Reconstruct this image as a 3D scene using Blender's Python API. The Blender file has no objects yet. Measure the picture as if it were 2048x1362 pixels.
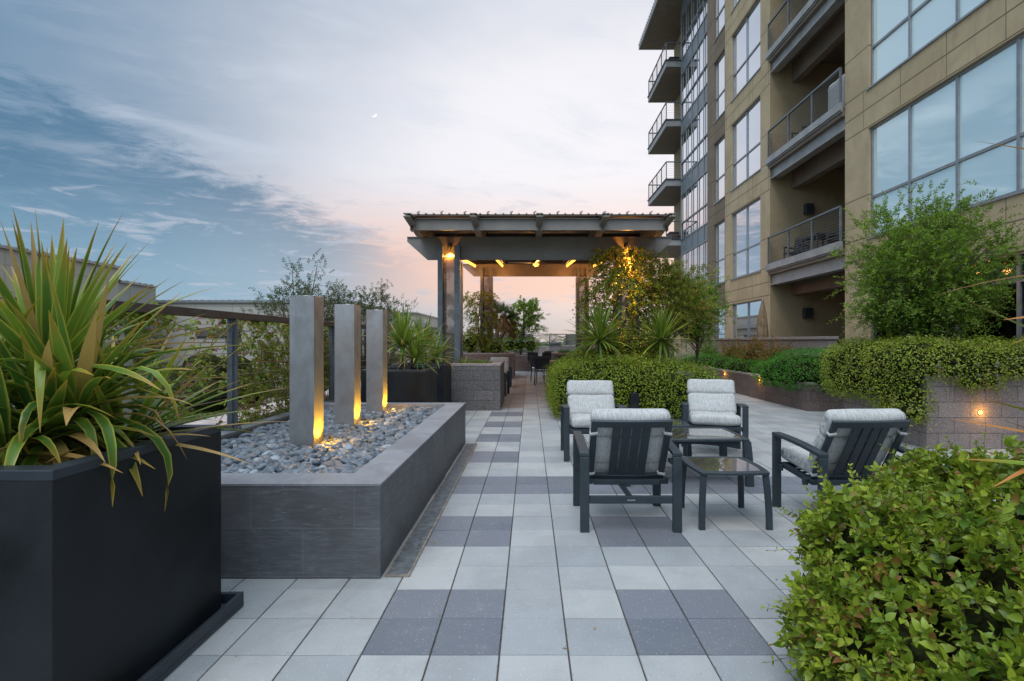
import bpy, bmesh, math, random
import numpy as np
from mathutils import Vector, Matrix
R = math.radians
random.seed(7)
rng = np.random.default_rng(11)
S = bpy.context.scene
C = S.collection

# ------------------------------------------------------------------ camera, sky, sun, exposure
CAMH = 1.382
cam_d = bpy.data.cameras.new("camera"); cam = bpy.data.objects.new("camera", cam_d); C.objects.link(cam)
cam.location = (0, 0, CAMH); cam.rotation_euler = (R(90), 0, 0)
cam_d.sensor_width = 36; cam_d.lens = 1050/2048*36
cam_d.shift_x = -36/2048; cam_d.shift_y = 1/2048
cam_d.clip_start = .05; cam_d.clip_end = 4000
S.camera = cam
S.render.engine = 'CYCLES'
S.view_settings.view_transform = 'Standard'; S.view_settings.look = 'None'
S.view_settings.exposure = 0.36; S.view_settings.gamma = 1

SUN_EL, SUN_AZ = 52, 150        # soft skylight from behind and above
world = bpy.data.worlds.new("World"); S.world = world; world.use_nodes = True
wt = world.node_tree; wt.nodes.clear()
class NG:
    """tiny helper for node graphs"""
    def __init__(s, t): s.t = t
    def n(s, kind, **kw):
        nd = s.t.nodes.new(kind)
        for k, v in kw.items(): setattr(nd, k, v)
        return nd
    def put(s, sock, v):
        if isinstance(v, bpy.types.NodeSocket): s.t.links.new(v, sock)
        elif v is not None:
            if isinstance(v, (tuple, list)) and len(v) == 3 and sock.type == 'RGBA': v = (*v, 1)
            sock.default_value = v
    def m(s, op, a, b=None, c=None, clamp=False):
        nd = s.n('ShaderNodeMath', operation=op, use_clamp=clamp)
        for i, v in enumerate((a, b, c)):
            if v is not None: s.put(nd.inputs[i], v)
        return nd.outputs[0]
    def vm(s, op, a, b=None):
        nd = s.n('ShaderNodeVectorMath', operation=op)
        s.put(nd.inputs[0], a)
        if b is not None: s.put(nd.inputs[1], b)
        return nd.outputs[0]
    def sep(s, v):
        nd = s.n('ShaderNodeSeparateXYZ'); s.put(nd.inputs[0], v); return nd.outputs
    def comb(s, x, y, z):
        nd = s.n('ShaderNodeCombineXYZ')
        for i, v in enumerate((x, y, z)): s.put(nd.inputs[i], v)
        return nd.outputs[0]
    def mix(s, f, a, b, mode='MIX'):
        nd = s.n('ShaderNodeMix', data_type='RGBA', blend_type=mode); nd.clamp_factor = True
        s.put(nd.inputs[0], f); s.put(nd.inputs[6], a); s.put(nd.inputs[7], b); return nd.outputs[2]
    def ss(s, v, lo, hi, a=0, b=1):
        nd = s.n('ShaderNodeMapRange', interpolation_type='SMOOTHSTEP')
        s.put(nd.inputs[0], v)
        for i, q in zip((1, 2, 3, 4), (lo, hi, a, b)): nd.inputs[i].default_value = q
        return nd.outputs[0]
    def noise(s, v, scale, detail=4, rough=.55, dist=0, out=0):
        nd = s.n('ShaderNodeTexNoise'); s.put(nd.inputs['Vector'], v)
        nd.inputs['Scale'].default_value = scale; nd.inputs['Detail'].default_value = detail
        nd.inputs['Roughness'].default_value = rough; nd.inputs['Distortion'].default_value = dist
        return nd.outputs[out]
    def vor(s, v, scale, feature='F1', out=0):
        nd = s.n('ShaderNodeTexVoronoi', feature=feature); s.put(nd.inputs['Vector'], v)
        nd.inputs['Scale'].default_value = scale; return nd.outputs[out]
    def bump(s, h, strength=.3, dist=.01):
        nd = s.n('ShaderNodeBump'); s.put(nd.inputs['Height'], h)
        nd.inputs['Strength'].default_value = strength; nd.inputs['Distance'].default_value = dist
        return nd.outputs[0]

def build_sky():
    g = NG(wt)
    d = g.n('ShaderNodeTexCoord').outputs['Generated']
    x, y, z = g.sep(d)
    horiz = g.m('MAXIMUM', g.m('SQRT', g.m('ADD', g.m('MULTIPLY', x, x), g.m('MULTIPLY', y, y))), .001)
    el = g.m('ARCTAN2', z, horiz)                 # elevation in radians
    az = g.m('ARCTAN2', x, y)                     # azimuth, 0 = +Y, positive to the right
    # broad afterglow centred to the right of the view direction
    da = g.m('DIVIDE', g.m('SUBTRACT', az, .16), .78)
    de = g.m('DIVIDE', g.m('SUBTRACT', el, .30), .46)
    # tilt the glow so that the upper left turns blue first
    r2 = g.m('ADD', g.m('MULTIPLY', da, da), g.m('MULTIPLY', de, de))
    lx = g.m('MULTIPLY', az, 1.0)
    glow = g.m('POWER', 2.718, g.m('MULTIPLY', r2, -1.0))
    wv = g.noise(g.comb(g.m('MULTIPLY', az, 1.2), g.m('MULTIPLY', el, 2.6), 0), 1.6, 5, .55)
    glow = g.m('ADD', glow, g.m('MULTIPLY', g.m('SUBTRACT', wv, .5), .35), clamp=True)
    base = g.mix(g.ss(glow, .02, .95), (.085, .185, .300), (.715, .705, .745))
    # pink band low over the horizon, strongest ahead
    pk = g.m('MULTIPLY', g.ss(el, .02, .10), g.ss(el, .32, .13))
    pk = g.m('MULTIPLY', pk, g.m('MULTIPLY', g.ss(az, -.68, -.22), g.ss(az, 1.4, .5)))
    base = g.mix(g.m('MULTIPLY', pk, .85), base, (.70, .455, .375))
    # grey blue haze on the horizon
    hz = g.m('MULTIPLY', g.ss(el, .11, .0), .9)
    base = g.mix(hz, base, (.33, .36, .41))
    # high thin cloud sheet, projected on a flat layer so that it recedes
    zz = g.m('ADD', g.m('MAXIMUM', z, 0), .10)
    px = g.m('DIVIDE', x, zz); py = g.m('DIVIDE', y, zz)
    u = g.m('ADD', g.m('MULTIPLY', px, .86), g.m('MULTIPLY', py, .5))
    v = g.m('SUBTRACT', g.m('MULTIPLY', py, .86), g.m('MULTIPLY', px, .5))
    cv = g.comb(g.m('MULTIPLY', u, .75), g.m('MULTIPLY', v, 1.7), 3.1)
    big = g.noise(cv, .75, 3, .5, .3)
    fine = g.noise(g.comb(g.m('MULTIPLY', u, 1.4), g.m('MULTIPLY', v, 3.0), 0), 2.3, 9, .66, .5)
    cl = g.m('MULTIPLY', g.ss(big, .42, .62), g.ss(fine, .44, .66))
    # the light sheet on the blue side ...
    side = g.ss(az, -.22, -.55)
    base = g.mix(g.m('MULTIPLY', g.m('MULTIPLY', cl, side), .12), base, (.62, .66, .70))
    # ... the slate blue bank low on the left, with a ragged upper edge
    mk = g.noise(g.comb(g.m('MULTIPLY', az, 5.0), g.m('MULTIPLY', el, 17.0), 4.2), 3.2, 7, .68, .5)
    edge = g.m('ADD', el, g.m('MULTIPLY', g.m('SUBTRACT', mk, .5), .17))
    edge = g.m('ADD', edge, g.m('MULTIPLY', g.m('SUBTRACT', fine, .5), .06))
    edge = g.m('ADD', edge, g.m('MULTIPLY', g.m('ADD', g.m('MAXIMUM', az, -.72), .561), .345))
    bank = g.m('MULTIPLY', g.ss(edge, .305, .235), g.ss(az, -.12, -.42))
    bcol = g.mix(g.ss(el, .06, .27), (.20, .34, .45), (.060, .150, .250))
    bcol = g.mix(g.ss(mk, .5, .75, 0, .26), bcol, (.28, .40, .49))
    base = g.mix(g.m('MULTIPLY', bank, .80), base, bcol)
    # small grey blue flakes in front of the pink
    f2 = g.noise(g.comb(g.m('MULTIPLY', az, 3.0), g.m('MULTIPLY', el, 15.0), 1.7), 3.4, 8, .62, .6)
    fk = g.m('MULTIPLY', g.ss(f2, .53, .66), g.m('MULTIPLY', g.ss(el, .03, .09), g.ss(el, .34, .16)))
    base = g.mix(g.m('MULTIPLY', fk, .65), base, (.40, .44, .52))
    # streaks in the bright part
    f3 = g.noise(cv, 2.2, 8, .62, .4)
    st = g.m('MULTIPLY', g.ss(f3, .46, .72), g.ss(el, .16, .34))
    base = g.mix(g.m('MULTIPLY', st, .42), base, (.50, .55, .64))
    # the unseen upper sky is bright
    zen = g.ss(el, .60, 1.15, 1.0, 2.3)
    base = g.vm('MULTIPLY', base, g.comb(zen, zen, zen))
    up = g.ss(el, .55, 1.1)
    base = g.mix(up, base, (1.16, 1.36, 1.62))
    # behind the camera and on the far left: open blue white sky
    bk = g.m('MULTIPLY', g.ss(y, .45, -.3), g.ss(el, -.02, .2))
    base = g.mix(g.m('MULTIPLY', bk, .9), base, (.62, .80, .98))
    base = g.mix(g.ss(el, 0, -.05), base, (.16, .15, .14))
    sky = g.n('ShaderNodeTexSky', sky_type='NISHITA'); sky.sun_disc = False
    sky.sun_elevation = R(4); sky.sun_rotation = R(10)
    skc = g.vm('MULTIPLY', sky.outputs[0], (.0035, .0035, .0035))
    tot = g.vm('ADD', base, skc)
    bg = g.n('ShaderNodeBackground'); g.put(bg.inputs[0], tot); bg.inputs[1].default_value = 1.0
    out = g.n('ShaderNodeOutputWorld'); wt.links.new(bg.outputs[0], out.inputs[0])
build_sky()
sun_d = bpy.data.lights.new("sky_light", 'SUN'); sun_d.energy = 1.5; sun_d.angle = R(38); sun_d.color = (.97, .97, 1)
sun = bpy.data.objects.new("sky_light", sun_d); C.objects.link(sun)
sun.rotation_euler = (R(28), R(-12), 0)   # from high up, slightly behind the camera and to the left

# ------------------------------------------------------------------ object helpers
def tag(o, label=None, cat=None, group=None, kind=None):
    if label: o['label'] = label
    if cat: o['category'] = cat
    if group: o['group'] = group
    if kind: o['kind'] = kind
    return o
def empty(name, loc=(0, 0, 0), rz=0, label=None, cat=None, group=None):
    o = bpy.data.objects.new(name, None); C.objects.link(o)
    o.location = loc; o.rotation_euler = (0, 0, rz); o.empty_display_size = .1
    return tag(o, label, cat, group)
def kids(o): return [c for c in C.objects if c.parent == o]
def copy_tree(o, parent=None):
    c = o.copy(); C.objects.link(c); c.parent = parent
    for ch in kids(o): copy_tree(ch, c)
    return c

class MB:
    """collects shapes; build() links them as ONE mesh object"""
    def __init__(s): s.v = []; s.f = []; s.t = []
    def add(s, vs, fs, tone=0.0):
        b = len(s.v); s.v += [tuple(p) for p in vs]
        s.f += [tuple(b+i for i in f) for f in fs]; s.t += [tone]*len(vs); return s
    def box(s, x0, x1, y0, y1, z0, z1, M=None, tone=0.0):
        vs = [Vector((x, y, z)) for z in (z0, z1) for y in (y0, y1) for x in (x0, x1)]
        if M is not None: vs = [M @ p for p in vs]
        return s.add(vs, [(0, 2, 3, 1), (4, 5, 7, 6), (0, 1, 5, 4), (2, 6, 7, 3), (0, 4, 6, 2), (1, 3, 7, 5)], tone)
    def bar(s, a, b, w, h, up=(0, 0, 1), tone=0.0):
        a = Vector(a); b = Vector(b); d = (b-a); L = d.length; d.normalize(); up = Vector(up)
        sd = d.cross(up)
        if sd.length < 1e-4: sd = d.cross(Vector((0, 1, 0)))
        sd.normalize(); u = sd.cross(d).normalized()
        vs = []
        for p in (a, b):
            for i, j in ((-1, -1), (1, -1), (1, 1), (-1, 1)): vs.append(p+sd*(i*w/2)+u*(j*h/2))
        return s.add(vs, [(3, 2, 1, 0), (4, 5, 6, 7), (0, 1, 5, 4), (1, 2, 6, 5), (2, 3, 7, 6), (3, 0, 4, 7)], tone)
    def tube(s, pts, rad, n=8, cap=True, tone=0.0):
        pts = [Vector(p) for p in pts]; m = len(pts)
        rad = [rad]*m if isinstance(rad, (int, float)) else rad
        vs = []; prev = None
        for i, p in enumerate(pts):
            d = (pts[min(i+1, m-1)]-pts[max(i-1, 0)]).normalized()
            if prev is None:
                a = Vector((0, 0, 1)) if abs(d.z) < .9 else Vector((1, 0, 0))
                u = d.cross(a).normalized()
            else:
                u = (prev-d*prev.dot(d)); u = u.normalized() if u.length > 1e-6 else d.orthogonal().normalized()
            prev = u; w = d.cross(u)
            for k in range(n):
                a = 2*math.pi*k/n; vs.append(p+(u*math.cos(a)+w*math.sin(a))*rad[i])
        fs = []
        for i in range(m-1):
            for k in range(n):
                k2 = (k+1) % n; fs.append((i*n+k, i*n+k2, (i+1)*n+k2, (i+1)*n+k))
        if cap: fs += [tuple(range(n-1, -1, -1)), tuple((m-1)*n+k for k in range(n))]
        return s.add(vs, fs, tone)
    def prism(s, poly, z0, z1, M=None, tone=0.0):
        n = len(poly); vs = [Vector((p[0], p[1], z)) for z in (z0, z1) for p in poly]
        if M is not None: vs = [M @ p for p in vs]
        fs = [tuple(range(n-1, -1, -1)), tuple(range(n, 2*n))]+[(i, (i+1) % n, n+(i+1) % n, n+i) for i in range(n)]
        return s.add(vs, fs, tone)
    def lathe(s, prof, c=(0, 0, 0), n=20, M=None, tone=0.0):
        vs = []
        for (r, z) in prof:
            for k in range(n):
                a = 2*math.pi*k/n; vs.append(Vector((c[0]+r*math.cos(a), c[1]+r*math.sin(a), c[2]+z)))
        if M is not None: vs = [M @ p for p in vs]
        fs = [(i*n+k, i*n+(k+1) % n, (i+1)*n+(k+1) % n, (i+1)*n+k) for i in range(len(prof)-1) for k in range(n)]
        return s.add(vs, fs, tone)
    def rbox(s, size, r, cuts=8, puff=0.0, M=None, wob=0.0, seed=0, tone=0.0):
        """soft cushion: rounded box with bulging faces"""
        hx, hy, hz = [q/2 for q in size]; rnd = random.Random(seed)
        ph = [rnd.uniform(0, 6) for _ in range(6)]
        idx = {}; vs = []; fs = []
        def V(i, j, k):
            key = (i, j, k)
            if key in idx: return idx[key]
            def e(t):   # crowd samples to the rims
                q = 2*t/cuts-1; return math.copysign(abs(q)**.6, q)
            p = Vector((e(i)*hx, e(j)*hy, e(k)*hz))
            q = Vector((max(-hx+r, min(hx-r, p.x)), max(-hy+r, min(hy-r, p.y)), max(-hz+r, min(hz-r, p.z))))
            d = p-q
            if d.length > 1e-9: p = q+d.normalized()*r
            ax, ay, az = abs(p.x)/hx, abs(p.y)/hy, abs(p.z)/hz
            p.z += math.copysign(puff*(1-ax**2)*(1-ay**2), p.z)*min(1, az*1.4)
            if wob: p += Vector((math.sin(p.y*19+ph[0]), math.sin(p.x*17+ph[1]), math.sin(p.x*15+ph[2]+p.y*11)))*wob
            idx[key] = len(vs); vs.append(p); return idx[key]
        n = cuts
        for i in range(n):
            for j in range(n):
                fs += [(V(i, j, 0), V(i, j+1, 0), V(i+1, j+1, 0), V(i+1, j, 0)), (V(i, j, n), V(i+1, j, n), V(i+1, j+1, n), V(i, j+1, n)),
                       (V(i, 0, j), V(i+1, 0, j), V(i+1, 0, j+1), V(i, 0, j+1)), (V(i, n, j), V(i, n, j+1), V(i+1, n, j+1), V(i+1, n, j)),
                       (V(0, i, j), V(0, i, j+1), V(0, i+1, j+1), V(0, i+1, j)), (V(n, i, j), V(n, i+1, j), V(n, i+1, j+1), V(n, i, j+1))]
        if M is not None: vs = [M @ p for p in vs]
        return s.add(vs, fs, tone)
    def build(s, name, mat, parent=None, smooth=False, bevel=0, tone=False, seg=2):
        me = bpy.data.meshes.new(name); me.from_pydata(s.v, [], s.f); me.validate()
        if smooth: me.shade_smooth()
        me.materials.append(mat)
        if tone:
            at = me.color_attributes.new('tone', 'FLOAT_COLOR', 'POINT')
            for i, t in enumerate(s.t):
                at.data[i].color = (t, t, t, 1) if isinstance(t, (int, float)) else (*t, 1)
        o = bpy.data.objects.new(name, me); C.objects.link(o); o.parent = parent
        if bevel:
            b = o.modifiers.new('bevel', 'BEVEL'); b.width = bevel; b.segments = seg; b.limit_method = 'ANGLE'; b.angle_limit = R(40)
            b.harden_normals = False
        return o

def np_mesh(name, V, F, mat, parent=None, tone=None, smooth=True):
    """V (n,3); F list of (m,k) index arrays"""
    me = bpy.data.meshes.new(name)
    me.vertices.add(len(V)); me.vertices.foreach_set('co', np.asarray(V, np.float32).ravel())
    loops = np.concatenate([f.ravel() for f in F]); tot = np.concatenate([np.full(len(f), f.shape[1]) for f in F])
    st = np.concatenate([[0], np.cumsum(tot)[:-1]])
    me.loops.add(len(loops)); me.loops.foreach_set('vertex_index', loops.astype(np.int32))
    me.polygons.add(len(tot)); me.polygons.foreach_set('loop_start', st.astype(np.int32)); me.polygons.foreach_set('loop_total', tot.astype(np.int32))
    me.update(calc_edges=True)
    me.polygons.foreach_set('use_smooth', np.full(len(tot), smooth))
    if tone is not None:
        at = me.color_attributes.new('tone', 'FLOAT_COLOR', 'POINT')
        at.data.foreach_set('color', np.asarray(tone, np.float32).ravel())
    me.materials.append(mat)
    o = bpy.data.objects.new(name, me); C.objects.link(o); o.parent = parent
    return o

# ------------------------------------------------------------------ materials
MATS = {}
def mat(name, col, rough=.6, metal=0.0, spec=.5, fn=None):
    m = bpy.data.materials.new(name); m.use_nodes = True; t = m.node_tree
    b = t.nodes['Principled BSDF']; g = NG(t)
    b.inputs['Base Color'].default_value = (*col, 1); b.inputs['Roughness'].default_value = rough
    b.inputs['Metallic'].default_value = metal; b.inputs['Specular IOR Level'].default_value = spec
    if fn: fn(g, b)
    MATS[name] = m; return m
def pos(g): return g.n('ShaderNodeNewGeometry').outputs['Position']
def objc(g): return g.n('ShaderNodeTexCoord').outputs['Object']
def tone_at(g):
    a = g.n('ShaderNodeAttribute', attribute_name='tone'); s = g.n('ShaderNodeSeparateColor'); g.put(s.inputs[0], a.outputs['Color']); return s.outputs
def wallcoord(g):
    x, y, z = g.sep(pos(g)); return g.comb(g.m('ADD', x, y), z, 0), x, y, z

def mottled(col, amt=.25, scale=6, rough=.6, metal=0, bump=.15, bscale=60, spec=.5, streak=False):
    def fn(g, b):
        p = objc(g)
        if streak:
            x, y, z = g.sep(p); p2 = g.comb(g.m('MULTIPLY', x, 6), g.m('MULTIPLY', y, 6), z)
        else: p2 = p
        n = g.noise(p2, scale, 6, .6, .3)
        g.put(b.inputs['Base Color'], g.mix(g.ss(n, .3, .7), tuple(c*(1-amt) for c in col), tuple(min(1, c*(1+amt)) for c in col)))
        g.put(b.inputs['Roughness'], g.ss(n, .2, .8, rough*.8, min(1, rough*1.2)))
        if bump:
            n2 = g.noise(p, bscale, 3, .6); g.put(b.inputs['Normal'], g.bump(n2, bump, .004))
    return dict(col=col, rough=rough, metal=metal, spec=spec, fn=fn)
def M_(name, **k): return mat(name, k['col'], k['rough'], k['metal'], k['spec'], k['fn'])

def fn_paver(g, b):
    t = tone_at(g); p = pos(g)
    light = g.mix(t[1], (.31, .325, .335), (.44, .435, .42)); dark = g.mix(t[1], (.125, .138, .165), (.175, .182, .21))
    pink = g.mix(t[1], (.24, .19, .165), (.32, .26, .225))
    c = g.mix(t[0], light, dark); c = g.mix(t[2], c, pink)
    n = g.noise(p, 2.3, 6, .65, .4); c = g.mix(g.ss(n, .35, .75, 0, .40), c, (.20, .20, .20)); n7 = g.noise(p, .8, 7, .7, 1.2); c = g.mix(g.ss(n7, .52, .72, 0, .30), c, (.17, .165, .155))
    n4 = g.noise(p, 9, 5, .7, .2); c = g.mix(g.ss(n4, .55, .8, 0, .25), c, (.5, .5, .5))
    grit = g.noise(p, 420, 2, .6); c = g.mix(g.ss(grit, .3, .7, .0, .30), c, g.vm('MULTIPLY', c, (.62, .62, .62)))
    spk = g.vor(p, 95); pick = g.noise(p, 60, 0, .5)
    s_ = g.m('MULTIPLY', g.ss(spk, .22, .10), g.ss(pick, .50, .60)); c = g.mix(g.m('MULTIPLY', s_, .75), c, (.72, .72, .72))
    g.put(b.inputs['Base Color'], c); b.inputs['Roughness'].default_value = .72
    g.put(b.inputs['Normal'], g.bump(grit, .35, .003))
mp_paver = mat('paver_concrete', (.4, .4, .4), fn=fn_paver)
m_joint = M_('joint_sand', **mottled((.075, .062, .05), .4, 30, .95, bump=.4))

def fn_block(base, warm):
    def fn(g, b):
        uv, x, y, z = wallcoord(g)
        br = g.n('ShaderNodeTexBrick'); g.put(br.inputs['Vector'], uv)
        br.offset = .5; br.inputs['Scale'].default_value = 1; br.inputs['Brick Width'].default_value = .405; br.inputs['Row Height'].default_value = .2
        br.inputs['Mortar Size'].default_value = .005; br.inputs['Mortar Smooth'].default_value = .3; br.inputs['Bias'].default_value = 0
        g.put(br.inputs['Color1'], base); g.put(br.inputs['Color2'], warm); g.put(br.inputs['Mortar'], tuple(c*.45 for c in base))
        p = pos(g); n = g.noise(p, 3.0, 5, .6); c = g.mix(g.ss(n, .3, .75, 0, .35), br.outputs[0], tuple(c*.6 for c in base))
        sp = g.vor(p, 120); c = g.mix(g.ss(sp, .40, .15, 0, .8), c, (.60, .55, .52))
        gr = g.noise(p, 85, 3, .75); c = g.mix(g.ss(gr, .42, .60, 0, .75), c, g.vm('MULTIPLY', c, (.4, .4, .4)))
        g.put(b.inputs['Base Color'], c); b.inputs['Roughness'].default_value = .9
        h = g.m('ADD', g.m('MULTIPLY', br.outputs[1], -1.0), g.m('MULTIPLY', gr, .22)); g.put(b.inputs['Normal'], g.bump(h, .7, .008))
    return fn
m_block = mat('block_taupe', (.3, .25, .23), fn=fn_block((.225, .180, .170), (.30, .245, .230)))
m_block_d = mat('block_brown', (.3, .25, .23), fn=fn_block((.15, .105, .095), (.20, .145, .13)))
m_block_g = mat('block_grey', (.2, .19, .19), fn=fn_block((.125, .112, .11), (.175, .155, .15)))
def fn_coping(g, b):
    p = pos(g); x, y, z = g.sep(p)
    br = g.n('ShaderNodeTexBrick'); g.put(br.inputs['Vector'], g.comb(g.m('ADD', x, y), g.m('SUBTRACT', x, y), 0)); 
    n = g.noise(p, 12, 5, .6); gr = g.noise(p, 160, 2, .7)
    c = g.mix(g.ss(n, .3, .7), (.27, .22, .205), (.37, .31, .29)); c = g.mix(g.ss(gr, .45, .62, 0, .5), c, (.16, .13, .12))
    # butt joints every 0.4 m
    u = g.m('FRACT', g.m('DIVIDE', g.m('ADD', x, y), .405)); j = g.m('ADD', g.ss(u, .014, .006), 0)
    c = g.mix(g.m('MULTIPLY', j, .7), c, (.08, .07, .065))
    g.put(b.inputs['Base Color'], c); b.inputs['Roughness'].default_value = .9; g.put(b.inputs['Normal'], g.bump(gr, .5, .005))
m_coping = mat('block_coping', (.3, .25, .23), fn=fn_coping)

def fn_slate(top):
    def fn(g, b):
        uv, x, y, z = wallcoord(g); p = pos(g)
        br = g.n('ShaderNodeTexBrick')
        if top: g.put(br.inputs['Vector'], g.comb(g.m('ADD', x, g.m('MULTIPLY', y, 1)), 0.1, 0)); br.offset = 0
        else: g.put(br.inputs['Vector'], g.comb(g.m('ADD', g.m('ADD', x, y), .07), g.m('ADD', z, .265), 0)); br.offset = .5
        br.inputs['Scale'].default_value = 1; br.inputs['Brick Width'].default_value = .60; br.inputs['Row Height'].default_value = .28 if not top else 5
        br.inputs['Mortar Size'].default_value = .0022; br.inputs['Mortar Smooth'].default_value = .2
        k = 2.3 if top else 1.0
        g.put(br.inputs['Color1'], (.082*k, .083*k, .090*k)); g.put(br.inputs['Color2'], (.115*k, .114*k, .120*k)); g.put(br.inputs['Mortar'], (.16, .16, .165))
        sv = g.comb(g.m('MULTIPLY', g.m('ADD', x, y), 2.2), g.m('MULTIPLY', g.m('SUBTRACT', x, y), 2.2), g.m('MULTIPLY', z, 26))
        if top: sv = g.comb(g.m('MULTIPLY', x, 14), g.m('MULTIPLY', y, 3), 0)
        n = g.noise(sv, 2.4, 8, .7, .6); n2 = g.noise(p, 3.2, 4, .6, .8)
        c = g.mix(g.ss(n, .42, .75, 0, .6), br.outputs[0], (.20*k**.5, .20*k**.5, .205*k**.5))
        c = g.mix(g.ss(n2, .35, .7, 0, .45), c, (.052*k, .050*k, .053*k))
        n3 = g.noise(sv, 1.3, 9, .75, 1.6); c = g.mix(g.ss(n3, .57, .68, 0, .45), c, (.34, .34, .36))
        g.put(b.inputs['Base Color'], c); b.inputs['Roughness'].default_value = .55
        h = g.m('SUBTRACT', n, g.m('MULTIPLY', br.outputs[1], 1.5)); g.put(b.inputs['Normal'], g.bump(h, .25, .004))
    return fn
m_slate = mat('slate_tile', (.07, .07, .075), fn=fn_slate(False))
m_slate_top = mat('slate_coping', (.15, .15, .16), fn=fn_slate(True))
m_black = M_('planter_black', **mottled((.010, .012, .014), .45, 2.2, .5, bump=.25, bscale=260, spec=.28))
m_black_rim = M_('planter_rim', **mottled((.022, .029, .037), .2, 8, .45, bump=.2, bscale=200))
def fn_steel(g, b):
    p = objc(g); x, y, z = g.sep(p)
    n = g.noise(g.comb(g.m('MULTIPLY', x, 1.5), g.m('MULTIPLY', y, 1.5), z), 4.5, 5, .55, .3)
    n2 = g.noise(g.comb(x, y, g.m('MULTIPLY', z, 1.0)), 1.9, 5, .6, .4)
    f = g.m('ADD', g.m('MULTIPLY', n, .6), g.m('MULTIPLY', n2, .4))
    c = g.mix(g.ss(f, .30, .70), (.24, .23, .225), (.44, .44, .45))
    n5 = g.noise(g.comb(g.m('MULTIPLY', x, 40), g.m('MULTIPLY', y, 40), g.m('MULTIPLY', z, 1.5)), 5, 3, .6); c = g.mix(g.ss(n5, .5, .8, 0, .25), c, (.1, .09, .08))
    g.put(b.inputs['Base Color'], c); g.put(b.inputs['Roughness'], g.ss(f, .3, .7, .55, .36))
    g.put(b.inputs['Normal'], g.bump(n5, .05, .002))
m_steel = mat('brushed_steel', (.3, .3, .3), .4, .85, fn=fn_steel)
m_frame = M_('charcoal_metal', **mottled((.026, .036, .044), .12, 9, .52, bump=.04, bscale=300))
m_darkmetal = M_('dark_metal', **mottled((.03, .034, .038), .2, 6, .45, bump=.05))
m_beam = M_('grey_painted_steel', **mottled((.225, .20, .18), .12, 2.5, .45, bump=.05, bscale=40))
m_post = M_('blue_grey_steel', **mottled((.105, .118, .13), .25, 4, .42, bump=.05, bscale=40))
m_soffit = M_('brown_deck_metal', **mottled((.085, .06, .045), .2, 3, .6, bump=.1))
m_rail = M_('brown_rail', **mottled((.055, .043, .038), .35, 12, .5, bump=.1, bscale=80))
m_cable = mat('cable_steel', (.40, .28, .22), .35, .7)
m_alu = M_('aluminium', **mottled((.30, .31, .32), .1, 8, .4, .6, .03))
m_conc = M_('ledge_concrete', **mottled((.40, .33, .31), .25, 7, .9, bump=.35, bscale=120))
m_soil = M_('soil', **mottled((.045, .03, .02), .5, 25, 1, bump=.9, bscale=60))
m_ground = M_('dry_ground', **mottled((.10, .10, .06), .4, .12, 1, bump=0))
m_white = mat('white_paint', (.7, .7, .7), .5)
m_wood = M_('brown_wood', **mottled((.06, .035, .027), .35, 9, .6, bump=.25, bscale=70, streak=False))
m_bark = M_('bark', **mottled((.10, .075, .055), .4, 18, .9, bump=.9, bscale=50))
m_twig = M_('twig', **mottled((.13, .075, .04), .4, 18, .8, bump=0))

def fn_fabric(g, b):
    p = objc(g); x, y, z = g.sep(p)
    v1 = g.comb(g.m('MULTIPLY', x, 150), g.m('MULTIPLY', y, 9), g.m('MULTIPLY', z, 9)); n = g.noise(v1, 2.4, 4, .75, .1)
    c = g.mix(g.ss(n, .34, .64), (.25, .255, .265), (.60, .59, .56))
    v2 = g.comb(g.m('MULTIPLY', x, 90), g.m('MULTIPLY', y, 8), g.m('MULTIPLY', z, 8)); n2 = g.noise(v2, 1.7, 2, .6)
    c = g.mix(g.ss(n2, .50, .68, 0, .35), c, (.45, .43, .34))
    g.put(b.inputs['Base Color'], c); b.inputs['Roughness'].default_value = .95; b.inputs['Specular IOR Level'].default_value = .15
    g.put(b.inputs['Normal'], g.bump(g.m('ADD', n, g.noise(p, 600, 1, .5)), .25, .002))
m_fabric = mat('striped_fabric', (.4, .4, .4), fn=fn_fabric)
m_strap = M_('fabric_strap', **mottled((.40, .40, .39), .3, 90, .95, bump=.3, bscale=400))
m_piping = mat('piping', (.16, .17, .18), .9)
m_sling = M_('sling_mesh', **mottled((.02, .02, .022), .3, 60, .7, bump=.2, bscale=300))

m_glass_tbl = mat('table_glass', (.36, .33, .31), .02, .85, .9)
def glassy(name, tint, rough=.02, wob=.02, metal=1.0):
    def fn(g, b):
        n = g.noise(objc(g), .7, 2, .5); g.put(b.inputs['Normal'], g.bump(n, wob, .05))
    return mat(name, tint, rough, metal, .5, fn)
m_glass = glassy('painted_reflection_glazing', (.88, 1.0, .98), metal=.55)  # pale cyan diffuse share stands in for a brighter sky reflection
m_glass2 = glassy('far_glazing', (.80, .82, .85))
def fn_dkglass(g, b):
    t = g.t; out = [n for n in t.nodes if n.type == 'OUTPUT_MATERIAL'][0]
    tr = g.n('ShaderNodeBsdfTransparent'); tr.inputs[0].default_value = (.55, .60, .62, 1)
    gl = g.n('ShaderNodeBsdfGlossy'); gl.inputs[0].default_value = (.9, .95, 1, 1); gl.inputs['Roughness'].default_value = .02
    fr = g.n('ShaderNodeFresnel'); fr.inputs[0].default_value = 1.55
    ms = g.n('ShaderNodeMixShader'); g.put(ms.inputs[0], fr.outputs[0]); t.links.new(tr.outputs[0], ms.inputs[1]); t.links.new(gl.outputs[0], ms.inputs[2])
    t.links.new(ms.outputs[0], out.inputs[0])
m_glass_clear = mat('clear_dark_glass', (.02, .02, .02), fn=fn_dkglass)
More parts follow.
